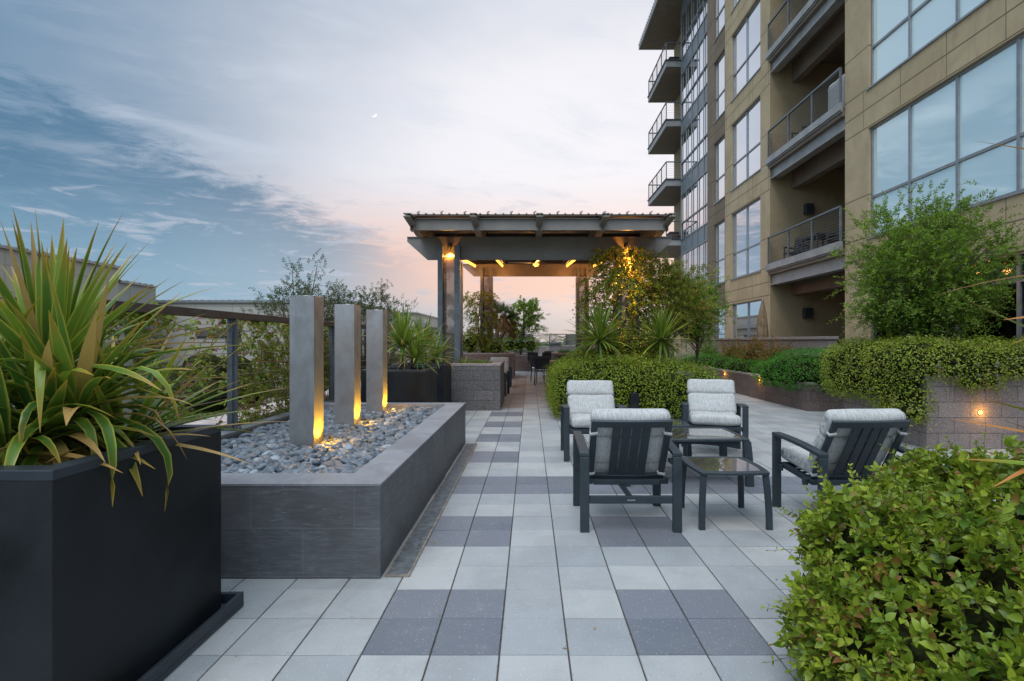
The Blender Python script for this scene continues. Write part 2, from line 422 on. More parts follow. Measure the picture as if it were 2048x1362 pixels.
def fn_panel(g, b):
    t = g.t; out = [n for n in t.nodes if n.type == 'OUTPUT_MATERIAL'][0]
    tr = g.n('ShaderNodeBsdfTransparent'); tr.inputs[0].default_value = (.9, .9, .9, 1)
    x, y, z = g.sep(pos(g)); fx = g.m('FRACT', g.m('MULTIPLY', x, 60)); fz = g.m('FRACT', g.m('MULTIPLY', z, 60))
    n = g.noise(pos(g), 3, 3, .6)
    k = g.m('ADD', g.m('MULTIPLY', g.m('LESS_THAN', g.m('MAXIMUM', fx, fz), .72), .45), g.ss(n, .4, .6, 0, .3))
    b.inputs['Base Color'].default_value = (.10, .075, .06, 1); b.inputs['Roughness'].default_value = .4
    ms = g.n('ShaderNodeMixShader'); g.put(ms.inputs[0], k); t.links.new(b.outputs[0], ms.inputs[1]); t.links.new(tr.outputs[0], ms.inputs[2])
    t.links.new(ms.outputs[0], out.inputs[0])
m_panel = mat('mesh_panel', (.1, .08, .06), fn=fn_panel)

def fn_stucco(c1, c2, joints=True, vj=None):
    def fn(g, b):
        x, y, z = g.sep(pos(g)); p = pos(g)
        n = g.noise(p, .9, 6, .65, .5); n2 = g.noise(g.comb(g.m('MULTIPLY', x, 3), g.m('MULTIPLY', y, 3), g.m('MULTIPLY', z, .7)), 1.6, 5, .6)
        c = g.mix(g.ss(n, .3, .72), c1, c2); c = g.mix(g.ss(n2, .52, .8, 0, .35), c, tuple(q*.55 for q in c1))
        j = None
        if joints:
            f = g.m('FRACT', g.m('DIVIDE', z, 3.44))
            for off in (.34, 1.32, 2.88, 3.31):
                q = g.m('LESS_THAN', g.m('ABSOLUTE', g.m('SUBTRACT', f, off/3.44)), .0042)
                j = q if j is None else g.m('MAXIMUM', j, q)
            fy = g.m('ABSOLUTE', g.m('SUBTRACT', g.m('FRACT', g.m('DIVIDE', g.m('SUBTRACT', y, .03), 1.225)), .5))
            vy = g.m('GREATER_THAN', fy, .4925)
            band = g.m('MAXIMUM', g.m('GREATER_THAN', f, 2.88/3.44), g.m('LESS_THAN', f, .34/3.44))
            j = g.m('MAXIMUM', j, g.m('MULTIPLY', vy, band))
            c = g.mix(g.m('MULTIPLY', j, .8), c, tuple(q*.25 for q in c1))
        g.put(b.inputs['Base Color'], c); b.inputs['Roughness'].default_value = .9
        h = g.noise(p, 130, 2, .6)
        if j is not None: h = g.m('SUBTRACT', h, g.m('MULTIPLY', j, 4))
        g.put(b.inputs['Normal'], g.bump(h, .3, .004))
    return fn
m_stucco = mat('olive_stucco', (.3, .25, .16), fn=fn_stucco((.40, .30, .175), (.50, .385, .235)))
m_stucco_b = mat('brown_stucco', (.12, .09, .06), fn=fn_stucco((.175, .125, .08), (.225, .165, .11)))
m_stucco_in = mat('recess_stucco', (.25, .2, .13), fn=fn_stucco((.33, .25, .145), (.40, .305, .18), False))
m_soff2 = M_('balcony_soffit', **mottled((.19, .15, .115), .15, 2, .8, bump=.1))
m_spandrel = M_('spandrel_metal', **mottled((.20, .225, .245), .12, 1.5, .42, .25, .03))
m_slabedge = M_('slab_edge_steel', **mottled((.29, .285, .28), .2, 2.2, .5, bump=.08))
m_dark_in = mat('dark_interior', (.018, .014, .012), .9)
def fn_fcpanel(col):
    def fn(g, b):
        uv, x, y, z = wallcoord(g)
        br = g.n('ShaderNodeTexBrick'); g.put(br.inputs['Vector'], uv); br.offset = 0
        br.inputs['Scale'].default_value = 1; br.inputs['Brick Width'].default_value = 2.6; br.inputs['Row Height'].default_value = 1.25
        br.inputs['Mortar Size'].default_value = .018; g.put(br.inputs['Color1'], col); g.put(br.inputs['Color2'], tuple(q*.93 for q in col)); g.put(br.inputs['Mortar'], tuple(q*.55 for q in col))
        n = g.noise(pos(g), .25, 4, .6); g.put(b.inputs['Base Color'], g.mix(g.ss(n, .3, .7, 0, .2), br.outputs[0], tuple(q*.7 for q in col)))
        b.inputs['Roughness'].default_value = .85
    return fn
m_fc = mat('beige_panels', (.5, .45, .37), fn=fn_fcpanel((.45, .40, .34)))
m_fc2 = mat('grey_beige_panels', (.4, .36, .3), fn=fn_fcpanel((.36, .335, .30)))
m_fc3 = mat('pale_grey_panels', (.42, .40, .36), fn=fn_fcpanel((.43, .40, .36)))

def leafmat(name, a, b_, tipc=None, deadc=None, trans=.35, rough=.45, dead_cut=.9, tip_lo=.75, edge=None):
    def fn(g, b):
        t = tone_at(g); c = g.mix(t[0], a, b_)
        n = g.noise(objc(g), 9, 3, .6); c = g.mix(g.ss(n, .4, .75, 0, .3), c, g.vm('MULTIPLY', c, (.6, .68, .6)))
        if tipc: c = g.mix(g.ss(t[1], tip_lo, 1.0, 0, .9), c, tipc)
        if edge is not None:
            al = g.n('ShaderNodeAttribute', attribute_name='tone').outputs['Alpha']; c = g.mix(g.ss(al, .45, .0, 0, .85), c, edge)
        if deadc: c = g.mix(g.m('MULTIPLY', g.ss(t[2], dead_cut-.03, dead_cut+.03), g.ss(g.m('ADD', t[1], g.m('MULTIPLY', n, .5)), .25, .75)), c, deadc)
        g.put(b.inputs['Base Color'], c); b.inputs['Roughness'].default_value = rough; b.inputs['Specular IOR Level'].default_value = .35
        tl = g.n('ShaderNodeBsdfTranslucent'); g.put(tl.inputs[0], g.mix(.35, c, (.20, .26, .02)))
        ms = g.n('ShaderNodeMixShader'); ms.inputs[0].default_value = trans
        out = [n for n in g.t.nodes if n.type == 'OUTPUT_MATERIAL'][0]
        g.t.links.new(b.outputs[0], ms.inputs[1]); g.t.links.new(tl.outputs[0], ms.inputs[2]); g.t.links.new(ms.outputs[0], out.inputs[0])
    return mat(name, a, fn=fn)
l_hedge = leafmat('leaf_hedge', (.10, .19, .014), (.38, .46, .035), deadc=(.20, .13, .05), dead_cut=.95)
l_casc = leafmat('leaf_cascade', (.13, .23, .018), (.44, .50, .05), deadc=(.26, .16, .11), dead_cut=.93)
l_green = leafmat('leaf_bright_green', (.035, .17, .018), (.10, .38, .03))
l_front = leafmat('leaf_front_shrub', (.035, .125, .014), (.36, .43, .035), tipc=(.36, .16, .03), deadc=(.24, .11, .035), dead_cut=.94, tip_lo=.86, rough=.38)
l_tree = leafmat('leaf_tree', (.05, .15, .018), (.28, .42, .035))
l_dark = leafmat('leaf_dark_tree', (.028, .055, .022), (.08, .115, .04))
l_vine = leafmat('leaf_vine', (.09, .17, .015), (.36, .38, .04), deadc=(.36, .15, .03), dead_cut=.88)
l_red = leafmat('leaf_reddish', (.09, .15, .02), (.32, .21, .04), deadc=(.36, .10, .035), dead_cut=.78)
l_rust = leafmat('leaf_yucca_rusty', (.05, .14, .02), (.20, .32, .04), tipc=(.40, .12, .02), deadc=(.50, .20, .05), dead_cut=.88, rough=.33, trans=.2, tip_lo=.72, edge=(.40, .34, .05))
l_yucca = leafmat('leaf_yucca', (.03, .105, .018), (.19, .31, .035), tipc=(.40, .20, .03), deadc=(.44, .27, .09), dead_cut=.88, rough=.33, trans=.25, tip_lo=.62, edge=(.46, .42, .06))
l_yucca2 = leafmat('leaf_yucca_far', (.07, .15, .02), (.30, .38, .05), tipc=(.36, .25, .07), deadc=(.40, .30, .12), dead_cut=.90, tip_lo=.8)
l_rost = leafmat('leaf_spiky_head', (.06, .10, .06), (.14, .18, .09))
l_shag = leafmat('leaf_dry_skirt', (.22, .12, .04), (.36, .21, .08), trans=.15)
l_palm = leafmat('leaf_palm', (.04, .08, .04), (.08, .13, .06))
l_flower = mat('petal_pink', (.5, .10, .25), .6)
l_yel = mat('petal_yellow', (.65, .42, .03), .6)

def fn_peb(g, b):
    oi = g.n('ShaderNodeObjectInfo').outputs['Random']; t = tone_at(g)
    r = g.m('FRACT', g.m('ADD', oi, t[0])); p = objc(g)
    cr = g.n('ShaderNodeValToRGB'); g.put(cr.inputs[0], r); e = cr.color_ramp.elements
    e[0].position = 0; e[0].color = (.045, .06, .08, 1); e[1].position = 1; e[1].color = (.30, .35, .40, 1)
    for q, cc in ((.35, (.10, .12, .145)), (.6, (.15, .175, .205)), (.8, (.085, .095, .11)), (.9, (.17, .14, .125))): el_ = e.new(q); el_.color = (*cc, 1)
    n = g.noise(p, 40, 5, .65, .5); c = g.mix(g.ss(n, .5, .75, 0, .5), cr.outputs[0], (.42, .45, .48))
    n2 = g.noise(p, 260, 2, .6); c = g.mix(g.ss(n2, .45, .7, 0, .35), c, (.04, .045, .05))
    g.put(b.inputs['Base Color'], c); b.inputs['Roughness'].default_value = .42
    g.put(b.inputs['Normal'], g.bump(n2, .15, .002))
m_pebble = mat('river_pebble', (.15, .17, .2), fn=fn_peb)
def emis(name, col, st):
    m = bpy.data.materials.new(name); m.use_nodes = True; b = m.node_tree.nodes['Principled BSDF']
    b.inputs['Base Color'].default_value = (*col, 1); b.inputs['Emission Color'].default_value = (*col, 1); b.inputs['Emission Strength'].default_value = st; return m
AMBER = (1, .48, .07)
e_amber = emis('amber_light', (1, .40, .05), 3.2); e_bulb = emis('amber_bulb', (1, .42, .08), 2.5); e_wall = emis('wall_light_lens', (1, .42, .05), 9)
e_moon = emis('moon_light', (1, .98, .93), 1.6)
def lamp(name, loc, energy, parent=None, col=AMBER, kind='POINT', size=.03, rot=None, spot=70, blend=.6):
    d = bpy.data.lights.new(name, kind); d.energy = energy; d.color = col
    if kind == 'AREA': d.size = size
    else: d.shadow_soft_size = size
    if kind == 'SPOT': d.spot_size = R(spot); d.spot_blend = blend
    o = bpy.data.objects.new(name, d); C.objects.link(o); o.location = loc
    if rot: o.rotation_euler = rot
    o.parent = parent; return o
def aim(o, tgt_dir):
    o.rotation_euler = Vector(tgt_dir).to_track_quat('-Z', 'Y').to_euler()
# ------------------------------------------------------------------ setting
T = .305; X0 = -.441*T; Y0 = 7.58*T
def W(o):
    """geometry written in world coordinates: cancel the parent's own offset"""
    p = o.parent
    if p is not None and p.type == 'EMPTY': o.matrix_parent_inverse = Matrix.Translation(-p.location)
    return o
GZ = -3.5
mb = MB(); mb.box(-1500, 1500, -1500, 2500, GZ-.5, GZ); o = mb.build('ground', m_ground); tag(o, kind='structure')
mb = MB(); mb.box(-2.75, 14, -4, 47, GZ-.2, -.06)
o = mb.build('roof_deck', m_conc); tag(o, kind='structure')
mb = MB(); mb.box(-2.70, 12, -3, 46, -.055, -.008)
o = mb.build('joint_bed', m_joint); tag(o, kind='structure')
def pavers():
    V = []; F = []; Tn = []; b = 0
    for c in range(int((-2.68-X0)/T), int((10.6-X0)/T)):
        for r in range(-16, 145):
            xa = X0+c*T+.0036; xb = X0+(c+1)*T-.0036; ya = Y0+r*T+.0022; yb = Y0+(r+1)*T-.0022
            if xa < -2.69: xa = -2.69
            ym = (ya+yb)/2
            dark = 0
            if c in (-2, -1) and (r % 4) in (0, 1) and r < 30: dark = 1
            if c in (2, 3) and r in (0, 1, 4, 5, -4, -3): dark = 1
            if r in (8, 9): dark = 1
            pink = 0
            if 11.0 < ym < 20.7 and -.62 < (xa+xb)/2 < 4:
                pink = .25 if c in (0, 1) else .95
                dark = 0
            if c >= 2 and r in (56, 57, 60, 61): dark = 1
            h = float(rng.uniform(-.0012, .0012)); e = .0022; s = rng.uniform(-.0008, .0008, 4)
            V += [(xa, ya, -.05), (xb, ya, -.05), (xb, yb, -.05), (xa, yb, -.05),
                  (xa, ya, h-e), (xb, ya, h-e), (xb, yb, h-e), (xa, yb, h-e),
                  (xa+e, ya+e, h+s[0]), (xb-e, ya+e, h+s[1]), (xb-e, yb-e, h+s[2]), (xa+e, yb-e, h+s[3])]
            for i in range(4):
                j = (i+1) % 4; F += [(b+i, b+j, b+4+j, b+4+i), (b+4+i, b+4+j, b+8+j, b+8+i)]
            F.append((b+8, b+9, b+10, b+11)); b += 12
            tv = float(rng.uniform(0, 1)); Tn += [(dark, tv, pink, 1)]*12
    o = np_mesh('paving', np.array(V), [np.array(F)], mp_paver, tone=np.array(Tn), smooth=False); tag(o, kind='structure')
pavers()

# podium edge outside the railing
t_ = empty('parapet_wall', (-3.5, 5, GZ), label='low pinkish concrete parapet ledge running outside the cable railing', cat='wall')
mb = MB(); mb.box(-3.72, -3.26, -3, 30, .42, .49); W(mb.build('coping', m_conc, t_, bevel=.008))
mb = MB(); mb.box(-3.66, -3.32, -3, 30, GZ, .42); W(mb.build('wall', m_block_d, t_))

# ------------------------------------------------------------------ cable railing on the left
def railing():
    t = empty('cable_railing', (-2.85, 5.03, .44), label='steel cable railing with brown top rail beside the pebble trough, overgrown by a vine', cat='railing')
    mb = MB(); mb.box(-2.92, -2.78, 3.3, 24, .44, .53); W(mb.build('base_beam', m_alu, t, bevel=.004))
    mb = MB(); mb.box(-2.90, -2.80, 3.25, 24, 1.59, 1.657); mb.box(-5.2, -2.90, 3.25, 3.35, 1.59, 1.657); W(mb.build('top_rail', m_rail, t, bevel=.005))
    for y in (3.30, 5.03, 7.56, 10.1, 12.6, 15.1, 17.6, 20.1, 22.6):
        mb = MB(); mb.box(-2.897, -2.803, y-.012, y+.012, .53, 1.59) ; mb.box(-2.865, -2.835, y-.035, y+.035, .53, 1.589)
        mb.box(-2.91, -2.79, y-.06, y+.06, .531, .543)
        for q in (-.04, .04): mb.lathe([(0, .02), (.008, .02), (.009, 0)], (-2.80, y+q, .543), 6)
        W(mb.build('post', m_post, t, bevel=.002))
    for k in range(9):
        z = .62+k*.107; mb = MB(); pts = []
        y = 3.3
        while y < 24: pts.append((-2.85, y, z-.004*math.sin((y-3.3)*2.5))); y += .6
        mb.tube(pts, .0032, 5); W(mb.build('cable', m_cable, t, smooth=True))
railing()
t_ = empty('fence_return', (-3.8, 3.3, .44), label='dark steel plate panel turning the corner at the left end of the railing', cat='fence panel')
mb = MB(); mb.box(-3.15, -2.905, 3.36, 3.40, 1.20, 1.655); W(mb.build('plate', m_darkmetal, t_, bevel=.004))
mb = MB(); mb.box(-3.06, -3.0, 3.402, 3.44, .49, 1.5); W(mb.build('post', m_darkmetal, t_, bevel=.003))

# ------------------------------------------------------------------ moon
def moon():
    mb = MB(); n = 24; Rr = 4.0; Dm = 1000
    c = Vector(((748-1060)/1050*Dm, Dm, CAMH+(682-229)/1050*Dm)); Q = (c-Vector((0, 0, CAMH))).to_track_quat('Z', 'Y').to_matrix().to_4x4()
    outer = [(Rr*math.cos(a), Rr*math.sin(a)) for a in [-math.pi/2+math.pi*i/n for i in range(n+1)]]
    inner = [(x*.62, y) for x, y in outer]
    vs = []; fs = []
    for (a, b) in zip(outer, inner):
        for q, zz in ((a, -.3), (b, .3)): vs.append(Matrix.Translation(c) @ Q @ Matrix.Rotation(R(-128), 4, 'Z') @ Vector((q[0], q[1], zz)))
    for i in range(n): fs.append((2*i, 2*i+2, 2*i+3, 2*i+1))
    mb.add(vs, fs); o = mb.build('moon', e_moon); tag(o, 'thin white crescent moon high in the pale evening sky', 'moon')
moon()

# ------------------------------------------------------------------ apartment building
LV = 3.44
def facade(name, mt, parent, X, y0, y1, z0, z1, wins, depth=.13):
    ys = sorted(set([y0, y1]+[q for w in wins for q in w[:2]])); zs = sorted(set([z0, z1]+[q for w in wins for q in w[2:]]))
    mb = MB()
    for a, b in zip(ys[:-1], ys[1:]):
        run = None
        for c, d in zip(zs[:-1], zs[1:]):
            hole = any(w[0] <= a+1e-6 and w[1] >= b-1e-6 and w[2] <= c+1e-6 and w[3] >= d-1e-6 for w in wins)
            if not hole: mb.add([(X, a, c), (X, b, c), (X, b, d), (X, a, d)], [(0, 3, 2, 1)])
    for (a, b, c, d) in wins:
        D = X+depth+.1
        mb.add([(X, a, c), (X, b, c), (D, b, c), (D, a, c)], [(0, 1, 2, 3)]); mb.add([(X, a, d), (X, b, d), (D, b, d), (D, a, d)], [(3, 2, 1, 0)])
        mb.add([(X, a, c), (X, a, d), (D, a, d), (D, a, c)], [(0, 3, 2, 1)]); mb.add([(X, b, c), (X, b, d), (D, b, d), (D, b, c)], [(0, 1, 2, 3)])
    return W(mb.build(name, mt, parent))
def window(parent, X, ya, yb, za, zb, cols, trans, glass, depth=.10, sill=True, label=None):
    mb = MB(); f = .045; x0 = X+depth-.04; x1 = X+depth+.05
    mb.box(x0, x1, ya, yb, za, za+f); mb.box(x0, x1, ya, yb, zb-f, zb)
    mb.box(x0+.002, x1, ya, ya+f, za+f, zb-f); mb.box(x0+.002, x1, yb-f, yb, za+f, zb-f)
    n = cols; st = (yb-ya)/n
    for k in range(1, n): mb.box(x0+.004, x1, ya+k*st-.03, ya+k*st+.03, za+f, zb-f)
    if trans is not None:
        for k in range(n):
            a = ya+k*st+(.03 if k else f); b = ya+(k+1)*st-(.03 if k < n-1 else f)
            mb.box(x0+.008, x1, a, b, trans-.028, trans+.028)
    o = W(mb.build('window', m_alu, parent)); 
    if label: o['label'] = label
    mb = MB(); mb.box(X+depth, X+depth+.012, ya+.02, yb-.02, za+.02, zb-.02); mb.build('pane', glass, o)
    if sill:
        mb = MB(); mb.box(X-.03, X+depth-.042, ya-.06, yb+.06, za-.045, za-.003); mb.build('sill', m_alu, o)
    return o
m_rail2 = mat('rail_cable_grey', (.16, .15, .14), .4, .4)
def balcony_rail(parent, pts, z0, ztop, cab=10, posts=1.25):
    """rail along a polyline of (x, y), as ONE part with post and cable sub-parts"""
    mb = MB()
    for a, b in zip(pts[:-1], pts[1:]): mb.bar((*a, ztop-.025), (*b, ztop-.025), .06, .05); mb.bar((*a, z0+.02), (*b, z0+.02), .04, .03)
    o = W(mb.build('balcony_railing', m_post, parent))
    mc = MB()
    for i, (a, b) in enumerate(zip(pts[:-1], pts[1:])):
        L = (Vector(b)-Vector(a)).length; n = max(1, round(L/posts))
        for k in range(n+1):
            if k == 0 and i > 0: continue
            q = Vector(a).lerp(Vector(b), k/n); mp = MB(); mp.box(q.x-.02, q.x+.02, q.y-.03, q.y+.03, z0-.12, ztop-.05); mp.build('post', m_post, o)
        for k in range(cab):
            z = z0+.09+(ztop-z0-.17)*k/(cab-1); mc.bar((*a, z), (*b, z), .008, .008)
    mc.build('cables', m_rail2, o)
    return o
def apartments():
    B = empty('apartment_building', (10, 14, 0), label='tall olive stucco apartment building with ribbon windows and railed balconies along the terrace', cat='building')
    X = 7.8; ZT = 20.95
    sills = [3.77+LV*k for k in range(5)]
    heads = [6.29+LV*k for k in range(5)]
    # near bay
    wn = [(2.39, 12.10, s, h) for s, h in zip(sills, heads)] + [(2.39, 12.10, .92, 2.82)]
    facade('wall', m_stucco, B, X, 1.0, 13.0, 0, ZT, wn)
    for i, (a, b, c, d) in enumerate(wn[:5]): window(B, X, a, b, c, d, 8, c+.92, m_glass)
    window(B, X, 2.39, 12.10, .92, 2.82, 8, 2.36, m_glass_clear, label='ground floor ribbon window with a dark restaurant behind it')
    # dark room behind the ground-floor window, with its string of bulbs
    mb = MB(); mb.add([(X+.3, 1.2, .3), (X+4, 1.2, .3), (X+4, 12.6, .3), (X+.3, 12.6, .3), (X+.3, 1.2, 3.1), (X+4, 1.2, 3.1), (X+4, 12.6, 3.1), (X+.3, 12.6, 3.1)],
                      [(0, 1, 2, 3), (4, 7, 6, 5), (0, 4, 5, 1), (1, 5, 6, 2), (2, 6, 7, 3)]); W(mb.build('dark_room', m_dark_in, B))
    # far bay
    wf = [(17.78, 20.32, s, h) for s, h in zip(sills, heads)]+[(17.6, 20.3, .6, 2.80)]
    facade('wall', m_stucco, B, X, 17.06, 20.98, 0, ZT, wf)
    for (a, b, c, d) in wf: window(B, X, a, b, c, d, 2, c+.97 if c > 1 else None, m_glass2)
    wb = [(21.12, 22.32, s, h) for s, h in zip(sills, heads)]+[(21.12, 22.32, .6, 2.8)]
    facade('wall', m_stucco_b, B, X+.03, 20.98, 23.2, 0, ZT, wb)
    for (a, b, c, d) in wb: window(B, X+.03, a, b, c, d, 1, c+.97 if c > 1 else None, m_glass2)
    # recess with balconies
    Z0 = 0
    mb = MB()
    mb.add([(X, 17.06, 0), (10.6, 17.06, 0), (10.6, 17.06, ZT), (X, 17.06, ZT)], [(0, 1, 2, 3)])
    mb.add([(X, 13.0, 0), (10.6, 13.0, 0), (10.6, 13.0, ZT), (X, 13.0, ZT)], [(3, 2, 1, 0)])
    mb.add([(10.6, 13, 0), (10.6, 17.06, 0), (10.6, 17.06, ZT), (10.6, 13, ZT)], [(3, 2, 1, 0)])
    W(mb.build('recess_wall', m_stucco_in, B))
    for k in range(5):
        z = 3.68+LV*k
        mb = MB(); mb.box(7.74, 10.6, 13.02, 17.04, z-.16, z); s = W(mb.build('balcony', m_soff2, B))
        mb = MB(); mb.box(7.66, 7.735, 12.98, 17.10, z-.02, z+.17); mb.box(7.70, 7.735, 12.98, 17.10, z-.06, z-.022); mb.build('edge_plate', m_slabedge, s, bevel=.004)
        mb = MB(); mb.box(7.86, 8.0, 13.02, 17.04, z-.46, z-.163); mb.box(7.80, 8.06, 13.02, 17.04, z-.49, z-.462); mb.build('edge_beam', m_slabedge, s)
        mb = MB(); mb.box(8.5, 8.72, 13.02, 17.04, z-.80, z-.163); mb.build('inner_beam', m_soff2, s)
        balcony_rail(B, [(7.72, 13.05), (7.72, 17.0)], z+.17, z+1.07, 11, 1.3)
    # glass bay set back, with metal spandrels
    XG = 8.74
    mb = MB(); 
    for k in range(-1, 6):
        a = max(0, 6.35+LV*k-0); b = min(ZT, 7.2+LV*k)
        if b > a: mb.box(XG, XG+.3, 23.2, 30.3, a, b)
    W(mb.build('spandrel', m_spandrel, B))
    mb = MB()
    for k in range(-1, 5):
        a = max(0, 7.2+LV*k); b = min(ZT, 6.35+LV*(k+1)); mb.box(XG+.03, XG+.2, 23.2, 30.25, a, b)
    g = W(mb.build('curtain_wall_glass', m_glass2, B))
    mb = MB()
    for i in range(8):
        y = 23.4+i*.98; mb.box(XG-.04, XG, y-.03, y+.03, 0, ZT)
    for k in range(-1, 5):
        a = 7.2+LV*k
        for zz in (a, a+.95, 6.35+LV*(k+1)): mb.box(XG-.035, XG+.029, 23.2, 30.3, zz-.03, zz+.03)
    mb.build('mullions', m_alu, g)
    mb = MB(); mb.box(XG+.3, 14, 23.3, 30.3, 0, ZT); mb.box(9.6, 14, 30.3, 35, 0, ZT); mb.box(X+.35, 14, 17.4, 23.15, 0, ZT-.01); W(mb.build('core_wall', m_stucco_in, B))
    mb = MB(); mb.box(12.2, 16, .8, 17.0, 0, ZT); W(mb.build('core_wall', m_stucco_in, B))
    # corner balconies beyond the glass bay
    for k in range(1, 5):
        z = 3.68+LV*k+.12
        mb = MB(); mb.box(7.85, 9.58, 30.3, 34.9, z-.34, z); s = W(mb.build('balcony', m_slabedge, B))
        mb = MB(); mb.box(7.80, 9.58, 30.25, 34.95, z+.002, z+.06); mb.build('edge_plate', m_darkmetal, s)
        mb = MB(); mb.box(7.90, 9.57, 30.35, 34.86, z-.352, z-.342); mb.build('soffit', m_soff2, s)
        balcony_rail(B, [(8.72, 30.34), (7.88, 30.34), (7.88, 34.85), (9.5, 34.85)], z+.06, z+1.08, 9, 1.1)
    # first corner balcony with a longer haunch
    mb = MB(); mb.box(7.37, 14, 18, 35.2, ZT, ZT+.12); r = W(mb.build('roof', m_soff2, B))
    mb = MB(); mb.box(7.30, 7.365, 18, 35.26, ZT-.02, ZT+.30); mb.box(7.366, 14, 35.202, 35.26, ZT-.02, ZT+.3)
    y = 18
    while y < 35.2: mb.box(7.26, 7.298, y, y+.05, ZT+.22, ZT+.34); y += .3
    mb.build('fascia', m_slabedge, r)
    mb = MB(); mb.box(X+.0, 16, .8, 18, ZT+.001, ZT+.12); W(mb.build('roof', m_conc, B))
apartments()

# restaurant bulbs
def bulbs():
    rr = random.Random(5)
    for i in range(30):
        x = 8.6+rr.uniform(0, 1.4); y = rr.uniform(8.1, 10.6); z = 2.62+rr.uniform(-.07, .05)
        mb = MB(); mb.lathe([(0, -.035), (.013, -.028), (.017, -.01), (.012, .012), (.007, .022), (0, .022)], (0, 0, 0), 8)
        o = mb.build('bulb', e_bulb, None, smooth=True); o.location = (x, y, z)
        tag(o, 'small amber bulb glowing under the ceiling behind the dark restaurant window', 'light bulb', 'amber bulbs in the restaurant')
bulbs()

# things on balconies and the recess walls
def sconce(x, z, label):
    t = empty('wall_lamp', (x, 17.04, z), label=label, cat='wall lamp')
    mb = MB(); mb.box(x-.13, x+.13, 16.86, 17.04, z-.17, z+.17); W(mb.build('housing', m_darkmetal, t, bevel=.01))
    mb = MB(); mb.box(x-.10, x+.10, 16.88, 17.0, z-.176, z-.171); mb.box(x-.05, x+.05, 17.041, 17.055, z-.1, z+.1); W(mb.build('lens', m_alu, t))
sconce(9.0, 5.64, 'dark box lamp on the recess wall of the second floor balcony')
sconce(8.97, 2.28, 'dark box lamp on the recess wall above the ground floor patio')
def patio_chair_small(x, y, z, rz, label, cat='chair'):
    t = empty('balcony_chair', (x, y, z), rz, label=label, cat=cat)
    mb = MB(); mb.box(-.25, .25, -.25, .25, .40, .46); mb.build('seat', m_sling, t, bevel=.01)
    mb = MB(); mb.bar((0, -.25, .46), (0, -.36, .95), .48, .03); mb.build('backrest', m_sling, t)
    for a, b in ((-.23, -.23), (.23, -.23), (-.23, .23), (.23, .23)):
        mb = MB(); mb.bar((a, b, 0), (a, b, .62 if b > 0 else .42), .03, .03); mb.build('leg', m_darkmetal, t)
    for s in (-1, 1):
        mb = MB(); mb.bar((s*.24, -.3, .63), (s*.24, .25, .63), .04, .025, (1, 0, 0)); mb.build('arm', m_darkmetal, t)
patio_chair_small(8.25, 16.3, 3.68, R(120), 'dark chair on the second floor balcony close to its far wall')
patio_chair_small(8.3, 14.2, 3.68, R(60), 'dark chair on the second floor balcony at its near end')
patio_chair_small(8.3, 15.9, 3.68+LV, R(100), 'dark chair on the third floor balcony behind the cable rail')
t_ = empty('balcony_table', (8.4, 15.2, 3.68), label='dark table standing between the chairs on the second floor balcony', cat='table')
mb = MB(); mb.box(8.05, 8.75, 14.75, 15.65, 4.38, 4.42); W(mb.build('tabletop', m_darkmetal, t_))
for a, b in ((8.1, 14.8), (8.7, 14.8), (8.1, 15.6), (8.7, 15.6)):
    mb = MB(); mb.box(a-.02, a+.02, b-.02, b+.02, 3.68, 4.38); W(mb.build('leg', m_darkmetal, t_))
t_ = empty('covered_grill', (8.2, 13.5, 3.68+LV), label='grill under a pale beige cover on the third floor balcony', cat='grill')
mb = MB(); mb.rbox((.6, .8, 1.0), .12, 6, .02, Matrix.Translation((8.15, 13.55, 3.68+LV+.5)), .01, 3); W(mb.build('cover', m_strap, t_, smooth=True))
mb = MB(); mb.box(7.9, 8.4, 13.2, 13.9, 3.68+LV, 3.68+LV+.06); W(mb.build('base', m_darkmetal, t_))
for k in (1, 4):
    z = 3.68+LV*k+.12; t_ = empty('wicker_armchair', (8.5, 31.2, z), label=['dark round wicker seat on the lowest corner balcony', 'dark round wicker seat on the top corner balcony under the roof'][k == 4], cat='wicker seat')
    mb = MB(); mb.rbox((.75, .75, .45), .18, 6, .03, Matrix.Translation((8.5, 31.2, z+.24)), .01, 8); W(mb.build('base', m_wood, t_, smooth=True))
    mb = MB(); mb.rbox((.62, .62, .16), .07, 6, .03, Matrix.Translation((8.5, 31.2, z+.50)), .01, 8); W(mb.build('cushion', m_sling, t_, smooth=True))

# patio wall of blocks and its closed umbrella
t_ = empty('patio_wall', (7.0, 13.5, 0), label='pale block wall closing the ground floor patio behind the shrubs', cat='wall')
mb = MB(); mb.box(6.93, 7.13, 12.2, 22, 0, 1.42); W(mb.build('wall', m_block, t_))
mb = MB(); mb.box(6.90, 7.16, 12.17, 22.02, 1.42, 1.49); W(mb.build('coping', m_coping, t_, bevel=.006))
t_ = empty('patio_wall', (7.1, 7, 0), label='block wall under the restaurant window behind the cascading shrub', cat='wall')
mb = MB(); mb.box(7.25, 7.6, 2, 11.6, 0, 1.30); W(mb.build('wall', m_block, t_))
mb = MB(); mb.box(7.22, 7.63, 2, 11.63, 1.30, 1.37); W(mb.build('coping', m_coping, t_, bevel=.006))
t_ = empty('patio_umbrella', (7.40, 16.7, 0), label='closed tan patio umbrella standing behind the patio block wall', cat='umbrella')
mb = MB(); mb.tube([(7.4, 16.7, 0), (7.4, 16.7, 2.74)], .022, 8); W(mb.build('pole', m_alu, t_, smooth=True))
mb = MB(); prof = []
for i in range(11):
    q = i/10; prof.append((.02+.115*math.sin(min(1, q*1.35)*math.pi*.52)*(1 if q < .8 else 1-.3*(q-.8)/.2), 2.70-q*1.45))
n = 24; vs = []
